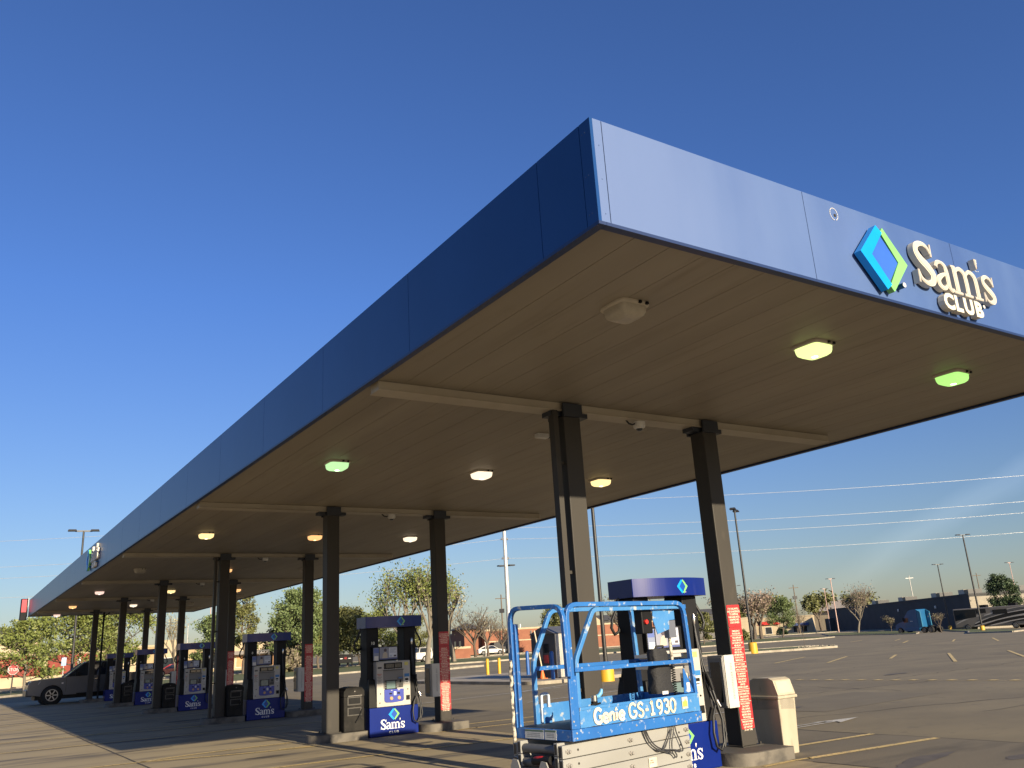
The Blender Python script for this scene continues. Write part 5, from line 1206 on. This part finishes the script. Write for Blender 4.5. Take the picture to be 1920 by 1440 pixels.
# stop sign and parking sign
st = thing("stop_sign", "red stop sign half hidden by leaves beside the small tree at far left", "sign", (1.0, 75.6, 0), -.1)
t = MB(); t.cyl((0, 0, 0), (0, 0, 2.3), .05, 8); t.build("post", LHD, st)
t = MB(); P = [(.40*cos(radians(22.5+45*i)), .40*sin(radians(22.5+45*i))) for i in range(8)]; t.prism(P, .06, .075, 0, on_front(0, 0, 1.96)); t.prism([(p[0]*.93, p[1]*.93) for p in P], .076, .08, 1, on_front(0, 0, 1.96)); t.text("STOP", .30, on_front(0, -.081, 1.86), 0, .002); t.build("sign_plate", [WHITE, RED], st)
pk = thing("parking_sign", "small blue parking sign on a post above the pickup hood", "sign", (4.9, 79.5, .1), -.05)
t = MB(); t.cyl((0, 0, 0), (0, 0, 2.6), .04, 8); t.build("post", GALV, pk)
t = MB(); t.box(-.18, .18, -.06, -.045, 1.9, 2.55, 0); t.box(-.15, .15, -.064, -.061, 2.2, 2.5, 1); t.build("sign_plate", [mat("sign_pale_blue", (.22, .36, .62), .5), WHITE], pk)
sg = thing("street_sign", "small dark green sign on a thin pole right of the white sedan", "sign", (47.5, 76, 0), -.5)
t = MB(); t.cyl((0, 0, 0), (0, 0, 2.5), .035, 8); t.build("post", mat("tan_post", (.5, .38, .22), .7), sg)
t = MB(); t.lathe([(.30, .04), (.30, .06)], 16, xf=on_front(0, 0, 2.3)); t.build("sign_plate", mat("sign_green", (.03, .07, .04), .5), sg)
ds = thing("pylon_sign", "tall olive boxy pylon sign right of the leafy trees at far left", "sign", (12.8, 105, 0), -.1)
t = MB(); t.box(-.18, .18, -.15, .15, 0, 4.4); t.build("post", mat("olive_dark", (.07, .065, .04), .7), ds); t = MB(); t.box(-.75, .75, -.25, .25, 4.2, 6.2); t.build("sign_case", mat("olive_case", (.13, .125, .05), .6), ds, bevel=.05)
lf2 = thing("rail_fence", "short black rail fence standing behind the third left column", "fence", (15.5, 62, 0), 0)
for x in (0, .7, 1.4):
    t = MB(); t.box(x-.03, x+.03, -.03, .03, 0, 2.3); t.build("post", LHD, lf2)
t = MB(); t.box(0, 1.4, -.02, .02, 2.2, 2.28); t.box(0, 1.4, -.02, .02, 1.1, 1.16); t.build("rail", LHD, lf2)

# ------------------------------------------------------------------ vehicles
TYRE = mat("tyre", (.012, .012, .012), .85); HUB = mat("alloy_wheel", (.42, .41, .40), .3, .7); CHR = mat("headlamp_glass", (.55, .55, .54), .15)
def wheel(parent, x, y, r, wd, side, spokes=8):
    t = MB(); t.lathe([(r*.62, -wd/2), (r*.94, -wd/2), (r, -wd*.32), (r, wd*.32), (r*.94, wd/2), (r*.62, wd/2)], 28, xf=lambda a_, b_, c_: (x+a_, y+c_, r+b_)); w_ = t.build("wheel", TYRE, parent)
    t = MB(); f_ = side*(wd/2+.012)
    t.lathe([(r*.63, f_-side*.02-.01), (r*.63, f_-side*.02+.01)], 24, 1, xf=lambda a_, b_, c_: (x+a_, y+c_, r+b_))
    for q in range(spokes):
        a0 = 2*pi*q/spokes; d_ = .1
        P = [(r*.12*cos(a0-.5), r*.12*sin(a0-.5)), (r*.6*cos(a0-d_), r*.6*sin(a0-d_)), (r*.6*cos(a0+d_), r*.6*sin(a0+d_)), (r*.12*cos(a0+.5), r*.12*sin(a0+.5))]
        t.prism(P, f_-.012, f_+.012, 0, lambda a_, b_, c_: (x+a_, y+c_, r+b_))
    n_ = 28
    for q in range(n_):
        a0, a1 = 2*pi*q/n_, 2*pi*(q+1)/n_; r0, r1 = r*.57, r*.64
        t.prism([(r0*cos(a0), r0*sin(a0)), (r1*cos(a0), r1*sin(a0)), (r1*cos(a1), r1*sin(a1)), (r0*cos(a1), r0*sin(a1))], f_-.01, f_+.01, 0, lambda a_, b_, c_: (x+a_, y+c_, r+b_))
    t.build("rim", [HUB, BLACK], w_)
def arch(x, r, z0, n=9): return [(x+r*cos(pi-pi*i/n), z0+r*sin(pi-pi*i/n)) for i in range(n+1)]
def car(name, label, cat, loc, rz, prof, arches, half, green, paint, wr, extra=None, tint=None, spokes=8, scale=1.):
    o = thing(name, label, cat, loc, rz); o.scale = (scale,)*3
    bot, P = prof; pts = [(bot[0], bot[2])]
    for ax in arches: pts += arch(ax, wr*1.16, wr*.95)
    pts += [(bot[1], bot[2])]+P[::-1]
    t = MB(); t.prism(pts, -half, half, 0, lambda x, y, z: (x, z, y)); body = t.build("body", paint, o, bevel=.05, seg=3)
    t = MB()
    for ax in arches: t.lathe([(wr*1.14, -half+.06), (wr*1.14, half-.06)], 20, xf=lambda a_, b_, c_, ax=ax: (ax+a_, c_, wr*.95+b_))
    t.box(bot[0]+.3, bot[1]-.3, -half+.08, half-.08, wr*.55, bot[2]+.3); t.build("underbody", BLACK, o)
    # greenhouse: dark glass with pillars and roof
    (xb0, xb1, zb), (xt0, xt1, zt), inset = green; hb, ht = half-.06, half-.06-inset
    t = MB(); t.hexa([(xb0, -hb, zb), (xb1, -hb, zb), (xb1, hb, zb), (xb0, hb, zb)], [(xt0, -ht, zt-.05), (xt1, -ht, zt-.05), (xt1, ht, zt-.05), (xt0, ht, zt-.05)]); t.build("glasshouse", tint or DWIN, o)
    t = MB(); t.hexa([(xt0-.03, -ht-.03, zt-.07), (xt1+.03, -ht-.03, zt-.07), (xt1+.03, ht+.03, zt-.07), (xt0-.03, ht+.03, zt-.07)], [(xt0+.12, -ht+.12, zt), (xt1-.12, -ht+.12, zt), (xt1-.12, ht-.12, zt), (xt0+.12, ht-.12, zt)]); t.build("roof", paint, o, bevel=.03)
    t = MB()
    for s_ in (-1, 1):
        t.tube([(xb0-.01, s_*(hb+.01), zb), (xt0-.01, s_*(ht+.01), zt-.05)], .04, 6); t.tube([(xb1+.01, s_*(hb+.01), zb), (xt1+.01, s_*(ht+.01), zt-.05)], .06, 6)
        xm, xmt = (xb0+xb1)/2+.1, (xt0+xt1)/2; t.tube([(xm, s_*(hb+.01), zb), (xmt, s_*(ht+.01), zt-.05)], .04, 6)
    t.build("window_pillars", paint, o)
    for ax in arches:
        for s_ in (-1, 1): wheel(o, ax, s_*(half-.13), wr, .26, s_, spokes)
    if extra: extra(o, half)
    return o
PGREY = mat("pickup_dark_grey_paint", (.085, .092, .105), .28, c2=(.078, .085, .098), scale=2, coat=.6, spec=.6)
def pk_extra(o, hf):
    t = MB(); t.box(-.10, .18, -.96, .96, .42, .74); t.build("bumper", mat("bumper_grey", (.05, .05, .052), .35), o, bevel=.04)
    t = MB(); t.box(-.03, .06, -.62, .62, .76, 1.10); t.build("grille", BLACK, o)
    for s_ in (-1, 1):
        t = MB(); t.hexa([(-.02, s_*.66, .95), (.40, s_*.995, .97), (.40, s_*.90, .97), (0., s_*.60, .95)], [(-.01, s_*.66, 1.06), (.50, s_*.995, 1.10), (.50, s_*.90, 1.10), (0., s_*.60, 1.06)]); t.build("headlight", CHR, o)
        t = MB(); t.box(1.98, 2.16, s_*1.02-.02*s_, s_*1.02+.22*s_, 1.27, 1.46); t.build("wing_mirror", BLACK, o, bevel=.03)
        t = MB(); t.box(2.1, 4.3, s_*.975, s_*1.07, .40, .46); t.build("running_board", BLACK, o)
        for x in (2.9, 3.9):
            t = MB(); t.box(x, x+.2, s_*.98, s_*1.005, 1.06, 1.10); t.build("door_handle", CHROME, o)
        t = MB()
        for x in (1.62, 3.02, 4.05): t.box(x, x+.012, s_*.9795, s_*.9825, .55, 1.22)
        t.build("door_seam", GAP, o)
        t = MB(); t.box(1.42, 1.50, s_*.98, s_*.986, .93, 1.0); t.build("fender_badge", WHITE, o)
    t = MB(); t.box(4.25, 5.75, -.80, .80, 1.262, 1.275); t.build("bed_cover", BLACK, o)
    t = MB(); t.box(2.75, 2.95, -.55, -.25, 1.15, 1.62); t.build("seat_back", mat("seat_pale", (.35, .36, .26), .7), o)
car("pickup_truck", "dark grey pickup truck parked behind the farthest pump with its nose to the left", "pickup truck", (.15, 49.55, 0), 0,
    ((0.0, 5.85, .50), [(-.03, .60), (-.04, .92), (.02, 1.06), (.12, 1.14), (.85, 1.20), (1.55, 1.245), (2.2, 1.25), (5.82, 1.27), (5.86, .95), (5.84, .60)]),
    (1.03, 4.72), .98, ((1.62, 4.22, 1.245), (2.42, 3.95, 1.93), .16), PGREY, .43, pk_extra, None, 6, 1.07)
def sed_extra(o, hf):
    for s_ in (-1, 1):
        t = MB(); t.box(4.45, 4.62, s_*.5, s_*.82, .78, .92); t.build("tail_lamp", mat("tail_red", (.35, .03, .03), .3), o)
        t = MB(); t.box(.0, .2, s_*.5, s_*.84, .62, .74); t.build("headlight", CHR, o)
SEDP = ((.1, 4.5, .30), [(.0, .42), (.0, .62), (.25, .76), (1.2, .90), (3.7, .95), (4.55, .92), (4.62, .70), (4.58, .40)])
CWH = mat("car_white_paint", (.74, .70, .64), .3, coat=.5)
car("sedan", "white sedan parked in front of the orange brick building", "car", (76.1, 122.9, 0), pi-.45, SEDP, (.85, 3.65), .90, ((1.15, 4.35, .92), (1.95, 3.35, 1.46), .2), CWH, .33, sed_extra)
SUVP = ((.1, 4.6, .38), [(.0, .5), (.02, .85), (.3, 1.02), (1.2, 1.10), (4.62, 1.12), (4.66, .8), (4.6, .48)])
car("suv", "white parked vehicle half hidden behind the twin tree trunks", "car", (43.2, 96.2, .05), -.3, SUVP, (.9, 3.75), .92, ((1.15, 4.6, 1.08), (1.8, 4.45, 1.72), .14), CWH, .36, sed_extra)
car("sedan", "small red car parked before the tan shop on the left", "car", (19.6, 118.5, .15), -.1, SEDP, (.85, 3.65), .90, ((1.15, 4.35, .92), (1.95, 3.35, 1.46), .2), mat("car_red_paint", (.42, .03, .03), .3, coat=.5), .33, sed_extra)
# black box trailer seen end on, with two white lamps
tl = thing("box_trailer", "small black trailer with two white lamps and red lettering at the lot edge", "trailer", (34.9, 91.4, .3), -.42)
t = MB(); t.box(-.75, .75, -.1, 2.2, .28, 1.12); t.build("trailer_body", BLACK, tl, bevel=.03)
t = MB(); t.box(-.85, .85, -.14, 2.24, 1.125, 1.2); t.build("lid", DKGR, tl)
for s_ in (-1, 1):
    t = MB(); t.box(s_*.46-.15, s_*.46+.15, -.13, -.102, .72, .80); t.build("lamp", WHITE, tl)
    t = MB(); t.lathe([(.28, -.08), (.28, .08)], 14, xf=lambda a_, b_, c_, s_=s_: (s_*.7+c_, 1.0+a_, .28+b_)); t.build("wheel", TYRE, tl)
t = MB(); t.text("40", .34, on_front(0, -.105, .68), 0, .004); t.build("lettering", RED, tl)
# blue truck tractor
TBLUE = mat("tractor_blue", (.008, .085, .20), .35, c2=(.009, .10, .23), scale=1.5, coat=.4)
sa = math.atan2(-.97, -.12)
tt = thing("truck_tractor", "bright blue truck tractor without trailer in front of the dark grey store", "truck", (129.0, 83.8, gz(131, 82)-.05), sa)
def ph(pts, hw, name, m_, bev=.08, hw2=None):
    t = MB(); t.prism(pts, -hw, hw, 0, lambda x, y, z: (x, z, y)); return t.build(name, m_, tt, bevel=bev)
ph([(0, .5), (-.05, 1.0), (.1, 1.45), (.9, 1.75), (1.9, 1.95), (1.95, .5)], 1.05, "hood", TBLUE)
ph([(1.5, .6), (1.5, 1.85), (1.75, 2.15), (2.25, 2.75), (2.9, 3.45), (3.5, 3.68), (4.55, 3.72), (4.6, .7)], 1.15, "cab_and_sleeper", TBLUE, .12)
t = MB(); t.hexa([(1.52, -1.0, 1.95), (1.56, 1.0, 1.95), (1.56, 1.0, 1.96), (1.52, -1.0, 1.96)], [(2.18, -.95, 2.72), (2.2, .95, 2.72), (2.25, .95, 2.73), (2.22, -.95, 2.73)]); t.build("windscreen", DWIN, tt)
for s_ in (-1, 1):
    t = MB(); t.prism([(1.85, 1.75), (2.75, 1.75), (2.75, 2.45), (2.2, 2.45), (1.9, 2.1)], 1.152, 1.165, 0, lambda x, y, z, s_=s_: (x, s_*z, y)); t.build("door_window", DWIN, tt)
    t = MB(); t.prism([(4.62, .8), (5.3, .85), (5.25, 3.3), (4.62, 3.62)], 1.0, 1.14, 0, lambda x, y, z, s_=s_: (x, s_*z, y)); t.build("side_fairing", mat("fairing_light_blue", (.03, .17, .28), .45), tt)
    t = MB(); t.box(1.9, 4.5, s_*1.0-.2, s_*1.0+.2, .35, .85); t.build("fuel_tank_skirt", TBLUE, tt, bevel=.05)
    t = MB(); t.box(1.95, 2.05, s_*1.35-.1, s_*1.35+.1, 1.9, 2.5); t.build("wing_mirror", BLACK, tt)
    t = MB(); t.box(3.1, 3.6, s_*1.151, s_*1.16, 1.85, 1.95); t.build("door_lettering_bar", WHITE, tt)
    for x in (.95, 5.5, 6.7): wheel(tt, x, s_*1.0, .5, .34, s_, 6)
t = MB(); t.box(4.6, 7.3, -.45, .45, .7, .95); t.lathe([(.5, 1.0), (.5, 1.12)], 16, 0, 6.1, 0); t.build("frame_rails", BLACK, tt)
# motorhome
RVB = mat("motorhome_tan", (.20, .175, .145), .3, c2=(.17, .15, .125), scale=1., coat=.3); RVK = mat("motorhome_black", (.018, .017, .017), .2); RVC = mat("motorhome_cream", (.46, .42, .36), .3); RVG = mat("motorhome_grey", (.10, .095, .09), .3)
F_ = Vector((137.1, 78.5)); Rr = Vector((129.9, 70.9))
ra = math.atan2(-.97, .12)
rv = thing("motorhome", "large motorhome with swooping black, tan and cream stripes at the right edge", "motorhome", (137.1, 78.5, -.72), ra)
# local +X runs to the rear, the side facing the camera is +Y or -Y depending on heading
side = 1 if (Vector((-sin(ra), cos(ra))).dot(Vector((CAM['loc'][0]-130, CAM['loc'][1]-70))) > 0) else -1
t = MB(); t.box(0, 12.4, -1.27, 1.27, .45, 3.45); t.build("coach_body", RVB, rv, bevel=.12)
t = MB(); t.box(-.03, .4, -1.2, 1.2, 1.35, 3.2); t.build("windscreen", RVK, rv, bevel=.05)
sx = lambda x, y, z: (x, side*(1.271+z), y)
t = MB(); t.prism([(.15, 1.55), (3.6, 2.05), (3.6, 3.25), (.15, 3.25)], 0, .012, 0, sx); t.prism([(3.65, 2.5), (5.2, 2.6), (5.2, 3.25), (3.65, 3.25)], 0, .012, 0, sx); t.prism([(6.2, 2.3), (8.4, 2.3), (8.4, 3.0), (6.2, 3.0)], 0.018, .03, 0, sx); t.build("side_windows", RVK, rv)
for nm, m_, ws_ in (("cream_stripe", RVC, ((.2, 1.05, 4.2, 2.25, .09), (3.2, 1.0, 11.8, 2.9, .22), (3.0, .62, 11.9, 2.1, .18), (5.5, .6, 12.2, 1.55, .15), (4.8, 2.2, 12.3, 3.2, .16))), ("black_stripe", RVK, ((3.1, .8, 11.9, 2.5, .26), (4.2, .55, 12.1, 1.8, .22), (4.4, 1.75, 12.2, 3.12, .2), (7, .55, 12.3, 1.25, .2))), ("grey_stripe", RVG, ((3.6, 1.4, 12.0, 3.15, .16), (6.4, .55, 12.3, 1.0, .14)))):
    t = MB()
    for q, (x0, z0, x1, z1, w_) in enumerate(ws_):
        stroke(t, [(x0, z0), (x0+(x1-x0)*.3, z0+(z1-z0)*.45), (x0+(x1-x0)*.65, z0+(z1-z0)*.8), (x1, z1)], [w_*.35, w_, w_, w_*.8], 0, .004+.002*q+{'c': .0, 'b': .0137, 'g': .0273}[nm[0]]*.3, 0, sx)
    t.build(nm, m_, rv)
for x in (2.0, 9.2):
    for s_ in (-1, 1): wheel(rv, x, s_*1.15, .5, .32, s_, 8)
for x in (4, 8.5):
    t = MB(); t.box(x, x+1.1, -.5, .5, 3.451, 3.85); t.build("rooftop_unit", BLACK, rv, bevel=.06)
t = MB(); t.box(1.6, 2.1, side*1.3-.1, side*1.3+.25, 2.2, 2.8); t.build("wing_mirror", RVK, rv)

# things that stand on the lot rather than on a slope
for o in list(C.objects):
    if o.parent is None and o.name.split('.')[0] in ("attendant_booth", "kerb_island", "bollard", "traffic_cone", "meter_box", "steel_pole", "stop_sign", "rail_fence", "pickup_truck", "vent_pipe"):
        o.location.z += G0
